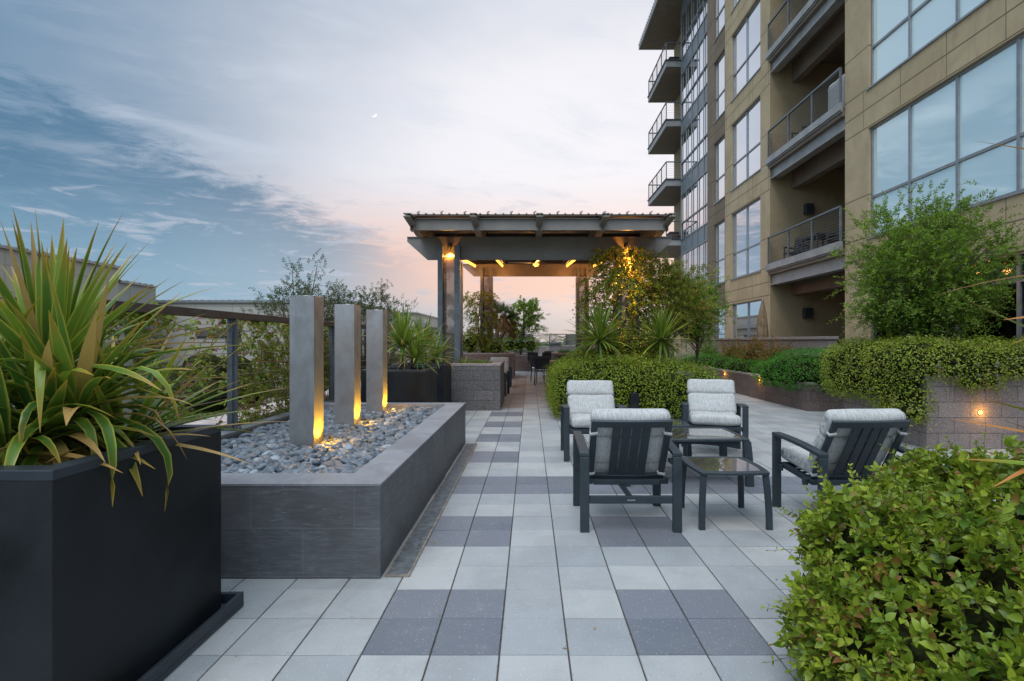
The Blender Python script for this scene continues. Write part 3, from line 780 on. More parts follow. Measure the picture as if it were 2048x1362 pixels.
for i, (r, z) in enumerate(prof):
    for k in range(n):
        a = 2*math.pi*k/n; rr_ = r*(1+.34*math.cos(7*a+i*.15)); vs.append((7.4+rr_*math.cos(a), 16.7+rr_*math.sin(a), z))
mb.add(vs, [(i*n+k, i*n+(k+1) % n, (i+1)*n+(k+1) % n, (i+1)*n+k) for i in range(10) for k in range(n)])
W(mb.build('folded_canopy', M_('umbrella_cloth', **mottled((.24, .17, .10), .3, 6, .9, bump=.1)), t_, smooth=True))

# ------------------------------------------------------------------ neighbouring buildings on the left
def nb_window(parent, x0, x1, y0, y1, z0, z1, axis):
    mb = MB()
    if axis == 'x': mb.box(x0, x0+.06, y0, y1, z0, z1)
    else: mb.box(x0, x1, y0-.06, y0, z0, z1)
    o = W(mb.build('window', m_darkmetal, parent))
    mb = MB()
    if axis == 'x': mb.box(x0+.062, x0+.07, y0+.1, y1-.1, z0+.1, z1-.1)
    else: mb.box(x0+.1, x1-.1, y0-.07, y0-.062, z0+.1, z1-.1)
    mb.build('pane', m_glass_tbl, o)
def ribbed_cap(parent, pts, z, h):
    mb = MB()
    for a, b in zip(pts[:-1], pts[1:]): mb.bar((*a, z+h/2), (*b, z+h/2), .25, h)
    for a, b in zip(pts[:-1], pts[1:]):
        L = (Vector(b)-Vector(a)).length; n = int(L/.45)
        for k in range(n):
            q = Vector(a).lerp(Vector(b), k/n); mb.box(q.x-.16, q.x+.16, q.y-.06, q.y+.06, z+h, z+h+.06)
    W(mb.build('roof_edge', m_alu, parent))
nbA = empty('neighbour_building', (-28, 20, GZ), label='tallest beige panelled building at the far left behind the spiky plant', cat='building')
mb = MB(); mb.box(-45, -25, 4, 31.9, GZ, 5.78); W(mb.build('wall', m_fc, nbA)); ribbed_cap(nbA, [(-25, 4), (-25, 31.9), (-45, 31.9)], 5.78, .12)
nb_window(nbA, -25, 0, 20, 24, 1.2, 3.0, 'x')
nbB = empty('neighbour_building', (-28, 33, GZ), label='middle stepped beige building left of the long grey facade', cat='building')
mb = MB(); mb.box(-45, -25.02, 31.92, 35.1, GZ, 4.95); W(mb.build('wall', m_fc2, nbB)); ribbed_cap(nbB, [(-25.02, 31.95), (-25.02, 35.1)], 4.95, .1)
nb_window(nbB, -25.02, 0, 32.4, 34.9, 1.7, 2.9, 'x')
nbC = empty('neighbour_building', (-20, 38, GZ), label='long low pale grey building with a dark strip window behind the railing', cat='building')
mb = MB(); mb.box(-45, -12.5, 36, 50, GZ, 4.0); W(mb.build('wall', m_fc3, nbC)); ribbed_cap(nbC, [(-45, 36), (-12.5, 36), (-12.5, 50)], 4.0, .14)
nb_window(nbC, -22.9, -19.8, 36, 0, 1.6, 2.25, 'y')
nb_window(nbC, -18.6, -18.05, 36, 0, -2.0, -1.4, 'y')
nb_window(nbC, -14.6, -14.05, 36, 0, -2.0, -1.4, 'y')
nbD = empty('neighbour_building', (-13, 62, GZ), label='small beige building with a flat roof beyond the potted yuccas', cat='building')
mb = MB(); mb.box(-26, -13.1, 60, 75, GZ, 4.55); mb.box(-13.1, -11.8, 62, 74, GZ, 3.9); W(mb.build('wall', m_fc, nbD))
mb = MB(); mb.box(-26.2, -12.9, 59.8, 75, 4.55, 4.68); mb.box(-12.5, -11.4, 61, 73, 3.0, 3.5); W(mb.build('roof', m_alu, nbD))
# ------------------------------------------------------------------ pergola
SL = .0851
def rz_(y): return 3.60+SL*(y-11.3)
RX = [-2.28, -1.05, .18, 1.41, 2.64]
def ibeam(mb, x, y0, y1, h, w, tip=1.1, tf=.016, tw=.012):
    """rafter along Y following the roof slope, front end cut on a long diagonal"""
    za, zt = rz_(y1), rz_(y0)+h
    # bottom flange starts behind the tip
    yb = y0+tip
    mb.add([(x-tw/2, y0, zt), (x-tw/2, y0, zt-.05), (x-tw/2, yb, rz_(yb)), (x-tw/2, y1, za), (x-tw/2, y1, za+h),
            (x+tw/2, y0, zt), (x+tw/2, y0, zt-.05), (x+tw/2, yb, rz_(yb)), (x+tw/2, y1, za), (x+tw/2, y1, za+h)],
           [(0, 4, 3, 2, 1), (5, 6, 7, 8, 9), (0, 1, 6, 5), (1, 2, 7, 6), (2, 3, 8, 7), (3, 4, 9, 8), (4, 0, 5, 9)])
    for (p, q) in (((y0, zt), (y1, za+h)), ((y0+.0, zt-.05), (yb, rz_(yb))), ((yb, rz_(yb)), (y1, za))):
        mb.bar((x, p[0], p[1]+tf/2*(1 if p[1] > rz_(p[0])+.15 else -1)), (x, q[0], q[1]+tf/2*(1 if q[1] > rz_(q[0])+.15 else -1)), w, tf)
def pergola():
    P = empty('pergola', (.18, 16, 0), label='large grey steel pergola with a sloping metal roof and paired posts over the walkway', cat='pergola')
    for y, zb in ((11.24, 3.13), (20.64, 3.93)):
        mb = MB(); xs = ((-2.63, -2.21), (3.03, 2.62)); t = .12; h = .467
        poly = [(xs[0][0], zb+h), (xs[0][0]+.0, zb+h-.09), (xs[0][1], zb), (xs[1][1], zb), (xs[1][0], zb+h-.09), (xs[1][0], zb+h)]
        n = len(poly); vs = [(px, yy, pz) for yy in (y, y+t) for px, pz in poly]
        mb.add(vs, [tuple(range(n)), tuple(range(2*n-1, n-1, -1))]+[((i+1) % n, i, n+i, n+(i+1) % n) for i in range(n)])
        b = W(mb.build('main_beam', m_beam, P, bevel=.004))
        mb = MB(); mb.box(xs[0][1]+.02, xs[1][1]-.02, y-.03, y-.002, zb-.012, zb+.004); mb.box(xs[0][0], xs[1][0], y-.03, y+t+.03, zb+h+.001, zb+h+.013); mb.build('flange', m_beam, b)
    for x in RX:
        mb = MB(); ibeam(mb, x, 9.7, 22.3, .27, .13); r = W(mb.build('rafter', m_beam, P))
        mb = MB()
        for s in (-1, 1):
            for zz in (.08, .18): mb.tube([(x+s*.006, 10.27, rz_(10.27)+zz), (x+s*.05, 10.27, rz_(10.27)+zz)], .016, 8)
            mb.box(x+s*.04-.006, x+s*.04+.006, 10.18, 10.36, rz_(10.2)+.02, rz_(10.2)+.25)
        mb.build('bolts', m_beam, r)
    for a, b in zip(RX[:-1], RX[1:]):
        for y in (10.2, 21.8):
            z = rz_(y); mb = MB(); mb.box(a+.012, b-.012, y, y+.012, z+.02, z+.25); mb.box(a+.07, b-.07, y-.06, y-.001, z+.238, z+.25); mb.box(a+.07, b-.07, y-.06, y-.001, z+.02, z+.032)
            W(mb.build('fascia_channel', m_beam, P))
        for y in (12.6, 14.4, 16.2, 18.0, 19.6):
            z = rz_(y); mb = MB(); mb.box(a+.01, b-.01, y, y+.08, z+.15, z+.255); W(mb.build('purlin', m_soffit, P))
    mb = MB(); y0, y1 = 10.1, 22.1; z0, z1 = rz_(y0)+.29, rz_(y1)+.29
    mb.add([(-2.36, y0, z0), (2.72, y0, z0), (2.72, y1, z1), (-2.36, y1, z1), (-2.36, y0, z0+.035), (2.72, y0, z0+.035), (2.72, y1, z1+.035), (-2.36, y1, z1+.035)],
           [(0, 3, 2, 1), (4, 5, 6, 7), (0, 1, 5, 4), (1, 2, 6, 5), (2, 3, 7, 6), (3, 0, 4, 7)])
    rf = W(mb.build('roof', m_soffit, P))
    mb = MB()
    x = -2.3; i = 0
    while x < 2.7:
        mb.bar((x, y0-.02, z0+.043), (x, y1, z1+.043), .03, .016)
        if i % 3 == 1: mb.bar((x-.02, y0-.01, z0+.06), (x+.035, y0-.01, z0+.085), .022, .012, (0, 1, 0))
        x += .149; i += 1
    mb.build('roof_ribs', m_beam, rf)
    # paired posts
    for (xa, xb) in (((-1.936, -1.835), (-1.589, -1.472)), ((1.82, 1.924), (2.19, 2.29))):
        for (yy, zt, zb) in ((11.0, 3.39, 0), (20.42, 4.2, 0)):
            for (a, b) in (xa, xb):
                mb = MB(); mb.box(a, b, yy, yy+.014, zb, zt); mb.box(a, a+.01, yy+.015, yy+.22, zb, zt); mb.box(b-.01, b, yy+.015, yy+.22, zb, zt)
                mb.box(a+.011, b-.011, yy+.34, yy+.354, zb, zt-.3) ; mb.box(a+.0, a+.01, yy+.355, yy+.55, zb, zt-.3); mb.box(b-.01, b, yy+.355, yy+.55, zb, zt-.3)
                p = W(mb.build('post', m_post, P))
                mb = MB()
                for k in range(9): 
                    z = .5+k*(zt-.6)/8.2; mb.lathe([(0, .012), (.011, .010), (.013, 0)], (0, 0, 0), 8, Matrix.Translation(((a+b)/2, yy-.0005, z)) @ Matrix.Rotation(R(90), 4, 'X'))
                mb.build('bolts', m_beam, p)
            mb = MB(); mb.box(xa[1]+.012, xb[0]-.012, yy+.10, yy+.106, .55, zt-.26); W(mb.build('mesh_panel', m_panel, P))
            mb = MB(); mb.box(xa[1]+.001, xb[0]-.001, yy+.09, yy+.115, zt-.258, zt-.235); mb.box(xa[1]+.001, xb[0]-.001, yy+.09, yy+.115, .5, .548)
            for q in (xa[1]+.0015, xb[0]-.0115): mb.box(q, q+.01, yy+.085, yy+.12, .55, zt-.26)
            W(mb.build('panel_frame', m_rail, P))
    return P
pergola()
def column_lamp(x, y, z, label, d=(0, .45, -1), e=110, s=5):
    t = empty('column_lamp', (x, y, z), label=label, cat='wall lamp')
    mb = MB(); mb.lathe([(0, .02), (.05, .02), (.055, 0), (.055, -.015)], (0, 0, 0), 16, Matrix.Translation((x, y, z)) @ Matrix.Rotation(R(90), 4, 'X')); W(mb.build('base_plate', m_darkmetal, t, smooth=True))
    mb = MB(); mb.tube([(x, y-.02, z), (x, y-.09, z+.01)], .012, 8); mb.lathe([(0, .05), (.03, .045), (.036, .03), (.036, -.09), (.031, -.09), (.031, -.02), (0, -.02)], (x, y-.12, z-.02), 16)
    W(mb.build('shade', m_darkmetal, t, smooth=True))
    mb = MB(); mb.lathe([(.0, -.03), (.026, -.03), (.026, -.05), (0, -.05)], (x, y-.12, z-.02), 12); W(mb.build('bulb', e_amber, t))
    lamp('lamp_spill', (0, -.22, -.26), s, t, col=(1, .36, .04), size=.04)
    l = lamp('lamp_light', (0, -.12, -.12), e, t, kind='SPOT', size=.02, spot=95, blend=.8)
    aim(l, d)
column_lamp(-1.71, 11.235, 3.42, 'small dark downlight on the pergola beam above the left post pair, lighting its bare panel')
column_lamp(2.06, 11.235, 3.42, 'small dark downlight on the pergola beam above the right post pair, lighting the climbing vine', (0, -.12, -1), 420, 16)
def strip(x, y0, y1, label):
    t = empty('light_strip', (x, (y0+y1)/2, rz_((y0+y1)/2)), label=label, cat='string light')
    mb = MB(); mb.bar((x, y0, rz_(y0)-.03), (x, y1, rz_(y1)-.03), .05, .03); W(mb.build('track', m_darkmetal, t))
    y = y0+.1; k = 0
    while y < y1:
        mb = MB(); mb.lathe([(0, 0), (.018, -.005), (.034, -.05), (.028, -.085), (0, -.1)], (x, y, rz_(y)-.045), 8); W(mb.build('bulb', e_amber, t, smooth=True)); y += .42; k += 1
    for yy in (y0+.5, y1-.5): lamp('strip_light', (0, yy-(y0+y1)/2, -.18), 17, t, size=.12, col=(1, .40, .10))
strip(-2.10, 16.2, 20.2, 'leftmost row of amber bulbs under the pergola roof')
strip(-1.05, 16.0, 20.2, 'row of amber bulbs between the leftmost row and the ceiling fan')
strip(1.41, 16.0, 20.2, 'row of amber bulbs just right of the ceiling fan')
strip(2.45, 16.2, 20.2, 'rightmost row of amber bulbs, close above the climbing vine')
def fan():
    t = empty('ceiling_fan', (.18, 16, 4.0), label='ceiling fan with long blades and a glowing amber lamp under the pergola roof', cat='ceiling fan')
    mb = MB(); mb.tube([(.18, 16, 4.12), (.18, 16, 3.85)], .018, 8); W(mb.build('rod', m_darkmetal, t, smooth=True))
    mb = MB(); mb.lathe([(0, .10), (.09, .09), (.16, .04), (.17, -.03), (.12, -.07), (0, -.07)], (.18, 16, 3.80), 20); W(mb.build('motor', m_rail, t, smooth=True))
    for k in range(4):
        M = Matrix.Translation((.18, 16, 3.76)) @ Matrix.Rotation(R(8+90*k), 4, 'Z') @ Matrix.Rotation(R(9), 4, 'X')
        mb = MB(); mb.box(.15, .85, -.055, .055, -.004, .004, M); W(mb.build('blade', m_alu, t, bevel=.003))
    mb = MB(); mb.lathe([(.09, 0), (.085, -.03), (.05, -.06), (0, -.07)], (.18, 16, 3.727), 16); W(mb.build('lamp_bowl', e_amber, t, smooth=True))
    lamp('fan_light', (0, 0, -.42), 22, t, size=.1, col=(1, .42, .10))
fan()

# ------------------------------------------------------------------ block planters
def block_planter(name, x0, x1, y0, y1, z, label, m=m_block, wall=.2, soil=.07, cop=.05):
    t = empty(name, ((x0+x1)/2, (y0+y1)/2, 0), label=label, cat='planter')
    e = .0
    mb = MB(); mb.box(x0, x1, y0, y0+wall, 0, z-cop); mb.box(x0, x1, y1-wall, y1, 0, z-cop)
    mb.box(x0, x0+wall, y0+wall, y1-wall, 0, z-cop); mb.box(x1-wall, x1, y0+wall, y1-wall, 0, z-cop); W(mb.build('wall', m, t))
    mb = MB(); a = .008
    mb.box(x0-a, x1+a, y0-a, y0+wall, z-cop, z); mb.box(x0-a, x1+a, y1-wall, y1+a, z-cop, z)
    mb.box(x0-a, x0+wall, y0+wall, y1-wall, z-cop, z); mb.box(x1-wall, x1+a, y0+wall, y1-wall, z-cop, z); W(mb.build('coping', m_coping, t, bevel=.006))
    mb = MB(); mb.box(x0+wall, x1-wall, y0+wall, y1-wall, .05, z-soil); W(mb.build('soil', m_soil, t))
    return t
block_planter('block_planter', -2.65, -.592, 10.44, 12.1, .93, 'grey block planter at the end of the pebble trough, with low tufts on top', m_block_g)
block_planter('block_planter', -4.2, -.61, 19.3, 21.6, .94, 'long brown block planter under the rear left pergola posts', m_block_d)
block_planter('block_planter', .88, 4.4, 19.3, 21.6, .94, 'brown block planter right of the dining table under the rear right posts', m_block_d)
block_planter('block_planter', .95, 2.95, 9.4, 11.9, .82, 'block planter buried in the big rounded hedge behind the lounge chairs', m_block)
block_planter('block_planter', 5.45, 6.9, 10.3, 22, .57, 'long low brown block planter with two small wall lights on its side', m_block_d)
block_planter('block_planter', 5.08, 7.2, 6.72, 8.48, 1.13, 'tall taupe block planter on the right with the bright round wall light', m_block)
def wall_light(x, y, z, axis, label, e=3, big=1.0):
    t = empty('wall_light', (x, y, z), label=label, cat='wall light')
    M = Matrix.Translation((x, y, z)) @ (Matrix.Rotation(R(90), 4, 'X') if axis == 'y' else Matrix.Rotation(R(-90), 4, 'Y'))
    mb = MB(); mb.lathe([(.030*big, 0), (.030*big, .008), (.022*big, .012), (.022*big, .004)], (0, 0, 0), 16, M); W(mb.build('ring', m_alu, t, smooth=True))
    mb = MB(); mb.lathe([(.0215*big, .004), (.018*big, .011), (0, .014)], (0, 0, 0), 16, M); W(mb.build('lens', e_wall, t, smooth=True))
    d = (0, -.09, 0) if axis == 'y' else (-.09, 0, 0)
    lamp('glow', d, e, t, size=.02)
wall_light(5.76, 6.72, .467, 'y', 'bright round amber light in the tall taupe block planter at the right', 1.6, 1.15)
wall_light(5.45, 14.67, .46, 'x', 'small amber light on the low brown planter, the farther of its two', 1.2)
wall_light(5.45, 12.44, .458, 'x', 'small amber light on the low brown planter, the nearer one below the green mound', 1.2)

# far end of the terrace
def simple_wall(name, x0, x1, y0, y1, z0, z1, label, m=m_block_d, cat='wall', cop=True):
    t = empty(name, ((x0+x1)/2, (y0+y1)/2, z0), label=label, cat=cat)
    mb = MB(); mb.box(x0, x1, y0, y1, z0, z1-.05); W(mb.build('wall', m, t))
    mb = MB(); mb.box(x0-.01, x1+.01, y0-.01, y1+.01, z1-.05, z1); W(mb.build('coping', m_coping, t, bevel=.005))
simple_wall('block_wall', -4.2, .2, 38, 38.3, 0, 1.9, 'high dark block wall at the far end, left of the open railing', m_block_g)
simple_wall('block_wall', 2.62, 6.9, 38, 38.3, 0, 1.9, 'high dark block wall at the far end, right of the open railing', m_block_g)
simple_wall('block_wall', -3.2, -.62, 34.5, 35.3, 0, 1.12, 'dark waist high block planter wall in front of the high far wall', m_block_g)
simple_wall('block_bench', -.62, 0, 34.5, 35.3, 0, .56, 'low block bench end beside the round block pier far down the walk', m_block_g, 'bench')
simple_wall('block_wall', 1.23, 4.5, 33.5, 33.9, 0, 1.09, 'low grey block wall carrying the far barbecue', m_block_g)
simple_wall('pool_wall', .25, 2.6, 37.2, 37.5, 0, 1.02, 'pinkish low wall with pale coping seen below the far railing', m_block)
t_ = empty('block_pier', (-.42, 34.75, .56), label='small round tan block pier standing on the far bench', cat='pier')
mb = MB(); mb.lathe([(.19, 0), (.19, .54), (0, .54)], (-.42, 34.75, .56), 20); W(mb.build('shaft', m_block, t_, smooth=False))
mb = MB(); mb.lathe([(.205, 0), (.205, .04), (0, .04)], (-.42, 34.75, 1.10), 20); W(mb.build('cap', m_coping, t_))
t_ = empty('far_railing', (1.4, 37.8, 0), label='thin metal railing with a taller gate section across the far view', cat='railing')
mb = MB(); mb.bar((.2, 37.8, 1.80), (1.42, 37.8, 1.80), .05, .04); mb.bar((1.42, 37.8, 1.87), (2.62, 37.8, 1.87), .05, .06); W(mb.build('top_rail', m_darkmetal, t_))
for x in (.22, 1.42, 2.6):
    mb = MB(); mb.box(x-.03, x+.03, 37.77, 37.83, 0, 1.84); W(mb.build('post', m_darkmetal, t_))
for k in range(9):
    mb = MB(); mb.bar((1.45, 37.8, 1.0+k*.095), (2.57, 37.8, 1.0+k*.095), .012, .012); W(mb.build('cable', m_alu, t_))
t_ = empty('barbecue', (1.6, 33.7, 1.09), label='low black barbecue on the far grey block wall', cat='barbecue')
mb = MB(); mb.box(1.2, 2.0, 33.45, 33.95, 1.093, 1.15); W(mb.build('base', m_darkmetal, t_, bevel=.01))
mb = MB(); mb.rbox((.6, .4, .2), .09, 6, 0, Matrix.Translation((1.6, 33.7, 1.20))); W(mb.build('lid', m_darkmetal, t_, smooth=True))

# ------------------------------------------------------------------ black box planters
def box_planter(x0, x1, y0, y1, z, label, soil=.12, tray=False, rim=.07):
    t = empty('box_planter', ((x0+x1)/2, (y0+y1)/2, 0), label=label, cat='planter')
    b = .035
    mb = MB(); mb.box(x0, x1, y0, y0+.03, b, z-.035); mb.box(x0, x1, y1-.03, y1, b, z-.035)
    mb.box(x0, x0+.03, y0+.03, y1-.03, b, z-.035); mb.box(x1-.03, x1, y0+.03, y1-.03, b, z-.035); mb.box(x0+.03, x1-.03, y0+.03, y1-.03, b, b+.02)
    W(mb.build('body', m_black, t))
    mb = MB(); a = .0015
    P = [(x0-a, y0-a), (x1+a, y0-a), (x1+a, y1+a), (x0-a, y1+a)]; Q = [(x0+rim, y0+rim), (x1-rim, y0+rim), (x1-rim, y1-rim), (x0+rim, y1-rim)]
    vs = [(*p, z-.034) for p in P]+[(*p, z) for p in P]+[(*p, z) for p in Q]+[(*p, z-.05) for p in Q]; fs = []
    for i in range(4):
        j = (i+1) % 4; fs += [(i, j, 4+j, 4+i), (4+i, 4+j, 8+j, 8+i), (8+i, 8+j, 12+j, 12+i)]
    mb.add(vs, fs); W(mb.build('rim', m_black_rim, t, bevel=.004))
    mb = MB(); n = 10; vs = []
    for i in range(n+1):
        for j in range(n+1): vs.append((x0+.03+(x1-x0-.06)*i/n, y0+.03+(y1-y0-.06)*j/n, z-soil+random.uniform(-.015, .015)))
    mb.add(vs, [(i*(n+1)+j, (i+1)*(n+1)+j, (i+1)*(n+1)+j+1, i*(n+1)+j+1) for i in range(n) for j in range(n)]); W(mb.build('soil', m_soil, t))
    if tray:
        e = .075; mb = MB(); X0_, X1_, Ya, Yb = x0-e, x1+e, y0-e, y1+e
        mb.box(X0_, X1_, Ya, Yb, .005, .03); w = .022
        mb.box(X0_, X1_, Ya, Ya+w, .0302, .078); mb.box(X0_, X1_, Yb-w, Yb, .0302, .078); mb.box(X0_, X0_+w, Ya+w, Yb-w, .0302, .078); mb.box(X1_-w, X1_, Ya+w, Yb-w, .0302, .078)
        W(mb.build('tray', m_black_rim, t, bevel=.003))
    return t
box_planter(-2.505, -1.565, 1.72, 2.66, .959, 'large black box planter in the left foreground holding the big spiky plant', .16, True, .07)
box_planter(-2.47, -1.527, 7.67, 8.62, .96, 'black box planter just behind the three steel pillars, the nearer of the back pair')
box_planter(-2.47, -1.527, 9.27, 10.2, .97, 'black box planter squeezed against the grey block planter, the farther of the back pair')

# ------------------------------------------------------------------ stone trough
TX0, TX1, TY0, TY1, TZ = -2.77, -.87, 3.05, 7.08, .552
t_ = empty('stone_trough', (-1.8, 5, 0), label='long raised trough of dark slate tiles filled with grey river pebbles', cat='trough')
mb = MB(); mb.box(TX0, TX1, TY0, TY0+.22, 0, TZ-.014); mb.box(TX0, TX1, TY1-.17, TY1, 0, TZ-.014); mb.box(TX1-.22, TX1, TY0+.22, TY1-.17, 0, TZ-.014); mb.box(TX0, TX0+.05, TY0+.22, TY1-.17, 0, .47)
W(mb.build('wall', m_slate, t_))
mb = MB(); a = .003; wr = .235; wb = .18; xi = TX1-wr; yi = TY0+.25; yo = TY1-wb; xl = TX0
O = [(xl, TY0-a), (TX1+a, TY0-a), (TX1+a, TY1+a), (xl, TY1+a)]; I = [(xl, yi), (xi, yi), (xi, yo), (xl, yo)]
vs = [(*p, TZ-.013) for p in O]+[(*p, TZ) for p in O]+[(*p, TZ) for p in I]+[(*p, TZ-.06) for p in I]; fs = []
for i in (0, 1, 2):
    j = i+1; fs += [(i, j, 4+j, 4+i), (4+i, 4+j, 8+j, 8+i), (8+i, 8+j, 12+j, 12+i)]
fs += [(3, 0, 4, 7)] if False else []
mb.add(vs, fs); W(mb.build('coping', m_slate_top, t_))
mb = MB(); mb.box(TX0+.05, TX1-.2, TY0+.2, TY1-.15, .1, .44); W(mb.build('basin_floor', m_dark_in, t_))
mb = MB(); mb.box(-2.775, -2.70, TY0+.0, TY1, .4401, .50); W(mb.build('side_channel', m_black, t_))

t_ = empty('drain_grate', (-.78, 5, 0), label='long narrow steel drain grate set along the foot of the stone trough', cat='drain grate')
mb = MB(); mb.box(-.850, -.838, 3.07, 7.02, .002, .013); mb.box(-.717, -.705, 3.07, 7.02, .002, .013); mb.box(-.838, -.717, 3.07, 3.078, .002, .0125); mb.box(-.838, -.717, 7.012, 7.02, .002, .0125); W(mb.build('frame', M_('grate_frame', **mottled((.30, .25, .20), .3, 20, .5, .3, .1)), t_))
mb = MB(); mb.box(-.8375, -.7175, 3.0785, 7.0115, .002, .004); W(mb.build('pan', m_dark_in, t_))
mb = MB()
for k in range(11): x = -.832+k*.0108; mb.box(x, x+.0042, 3.079, 7.011, .004, .011)
y = 3.085
while y < 7.0: mb.box(-.8375, -.7175, y, y+.0025, .0042, .0095); y += .0125
W(mb.build('bars', M_('grate_bars', **mottled((.24, .25, .26), .3, 20, .5, .3, .1)), t_))

# steel pillars with their small uplights
def pillar(x0, y0, zt, label, gl):
    t = empty('steel_pillar', (x0+.1, y0+.1, .44), label=label, cat='pillar')
    mb = MB(); mb.box(x0, x0+.205, y0, y0+.21, .44, zt); o = mb.build('shaft', m_steel, t, bevel=.003); W(o)
    mb = MB(); mb.box(x0-.002, x0+.207, y0-.002, y0+.212, zt+.0005, zt+.005); W(mb.build('cap', m_steel, t, bevel=.0015))
    # small dome in the middle of the cap
    mb = MB(); mb.lathe([(.035, 0), (.025, .01), (0, .014)], (x0+.1, y0+.1, zt+.005), 14); W(mb.build('water_nozzle', m_steel, t, smooth=True))
    u = empty('uplight', (x0+.30, y0+.11, .50), label=gl, cat='garden light')
    mb = MB(); mb.lathe([(.0, -.03), (.03, -.03), (.034, .03), (.028, .032), (.026, .02)], (0, 0, 0), 14, Matrix.Translation((x0+.30, y0+.11, .505)) @ Matrix.Rotation(R(-25), 4, 'Y')); W(mb.build('housing', m_darkmetal, u, smooth=True))
    mb = MB(); mb.lathe([(.026, .02), (.012, .024), (0, .025)], (0, 0, 0), 14, Matrix.Translation((x0+.30, y0+.11, .505)) @ Matrix.Rotation(R(-25), 4, 'Y')); W(mb.build('lens', e_amber, u, smooth=True))
    l = lamp('uplight_glow', (-.03, 0, .05), 42, u, col=(1, .50, .02), kind='SPOT', size=.02, spot=120, blend=1.0); aim(l, (-.42, 0, 1))
    l = lamp('uplight_spill', (-.0, -.0, .10), 2.2, u, col=(1, .47, .02), size=.03)
pillar(-2.012, 4.39, 1.756, 'brushed steel pillar nearest to the camera, tallest of the three in the pebbles', 'small amber uplight in the pebbles right of the nearest steel pillar')
pillar(-2.03, 5.45, 1.758, 'middle one of the three brushed steel pillars in the pebbles', 'small amber uplight in the pebbles right of the middle steel pillar')
pillar(-2.022, 6.48, 1.763, 'farthest of the three brushed steel pillars, next to the potted yucca', 'small amber uplight in the pebbles right of the farthest steel pillar')

# pebbles
def pebbles():
    protos = []
    for k in range(7):
        bm = bmesh.new(); bmesh.ops.create_icosphere(bm, subdivisions=3, radius=1)
        rr = random.Random(k*7+1); a, b, c = rr.uniform(.034, .050), rr.uniform(.027, .037), rr.uniform(.018, .026)
        ph = [rr.uniform(0, 6) for _ in range(4)]
        for v in bm.verts:
            d = v.co.normalized(); f = 1+.07*math.sin(2.3*d.x*2+ph[0])+.06*math.sin(3*d.y+ph[1])+.05*math.sin(4*d.z+ph[2]+2*d.x)
            e = lambda q: math.copysign(abs(q)**.88, q)
            v.co = Vector((e(d.x)*a*f, e(d.y)*b*f, e(d.z)*c*f))
        me = bpy.data.meshes.new('pebble'); bm.to_mesh(me); bm.free(); me.shade_smooth(); me.materials.append(m_pebble); protos.append(me)
    spots = []
    pil = [(-2.012, 4.39), (-2.03, 5.45), (-2.022, 6.48)]
    for layer, (sp, z, keep) in enumerate(((.064, .452, 1), (.066, .477, .95), (.070, .497, .42))):
        y = TY0+.27; row = 0
        while y < TY1-.19:
            x = TX0+.09+(sp/2 if row % 2 else 0)+layer*.02
            while x < TX1-.26:
                xx = x+random.uniform(-.018, .018); yy = y+random.uniform(-.016, .016)
                if random.random() < keep and not any(px-.03 < xx < px+.235 and py-.03 < yy < py+.24 for px, py in pil):
                    spots.append((xx, yy, z+random.uniform(-.008, .010)))
                x += sp
            y += sp*.8; row += 1
    top = sorted([s for s in spots if s[2] > .468], key=lambda s: s[0]**2*0+s[1])
    # nearest visible ones are things of their own
    near = [s for s in top if s[0] > -2.45][:300]; ns = set(near); rest = [s for s in spots if s not in ns]
    base = None
    for s in near:
        o = bpy.data.objects.new('pebble', random.choice(protos)); C.objects.link(o); o.location = s
        o.rotation_euler = (random.uniform(-.5, .5), random.uniform(-.5, .5), random.uniform(0, 6.28))
        k = random.uniform(.88, 1.34); o.scale = (k, k, k)
        tag(o, 'smooth grey river pebble lying near the front rim of the stone trough', 'pebble', 'river pebbles in the stone trough')
    Vs = []; Fs = []; Ts = []; b = 0
    geo = []
    for me in protos:
        # coarser copies for the far pebbles
        v = np.array([q.co[:] for q in me.vertices]); f = np.array([p.vertices[:] for p in me.polygons]); geo.append((v, f))
    for s in rest:
        v, f = random.choice(geo); a = random.uniform(0, 6.28); k = random.uniform(.88, 1.34)
        Mx = np.array((Matrix.Rotation(a, 3, 'Z') @ Matrix.Rotation(random.uniform(-.5, .5), 3, 'X') @ Matrix.Rotation(random.uniform(-.5, .5), 3, 'Y')))
        Vs.append((v*k) @ Mx.T+np.array(s)); Fs.append(f+b); b += len(v); Ts.append(np.tile([random.random(), 0, 0, 1], (len(v), 1)))
    o = np_mesh('pebble_bed', np.concatenate(Vs), [np.concatenate(Fs)], m_pebble, tone=np.concatenate(Ts))
    tag(o, 'mass of grey river pebbles filling the stone trough round the steel pillars', 'pebbles', 'river pebbles in the stone trough', 'stuff')
pebbles()

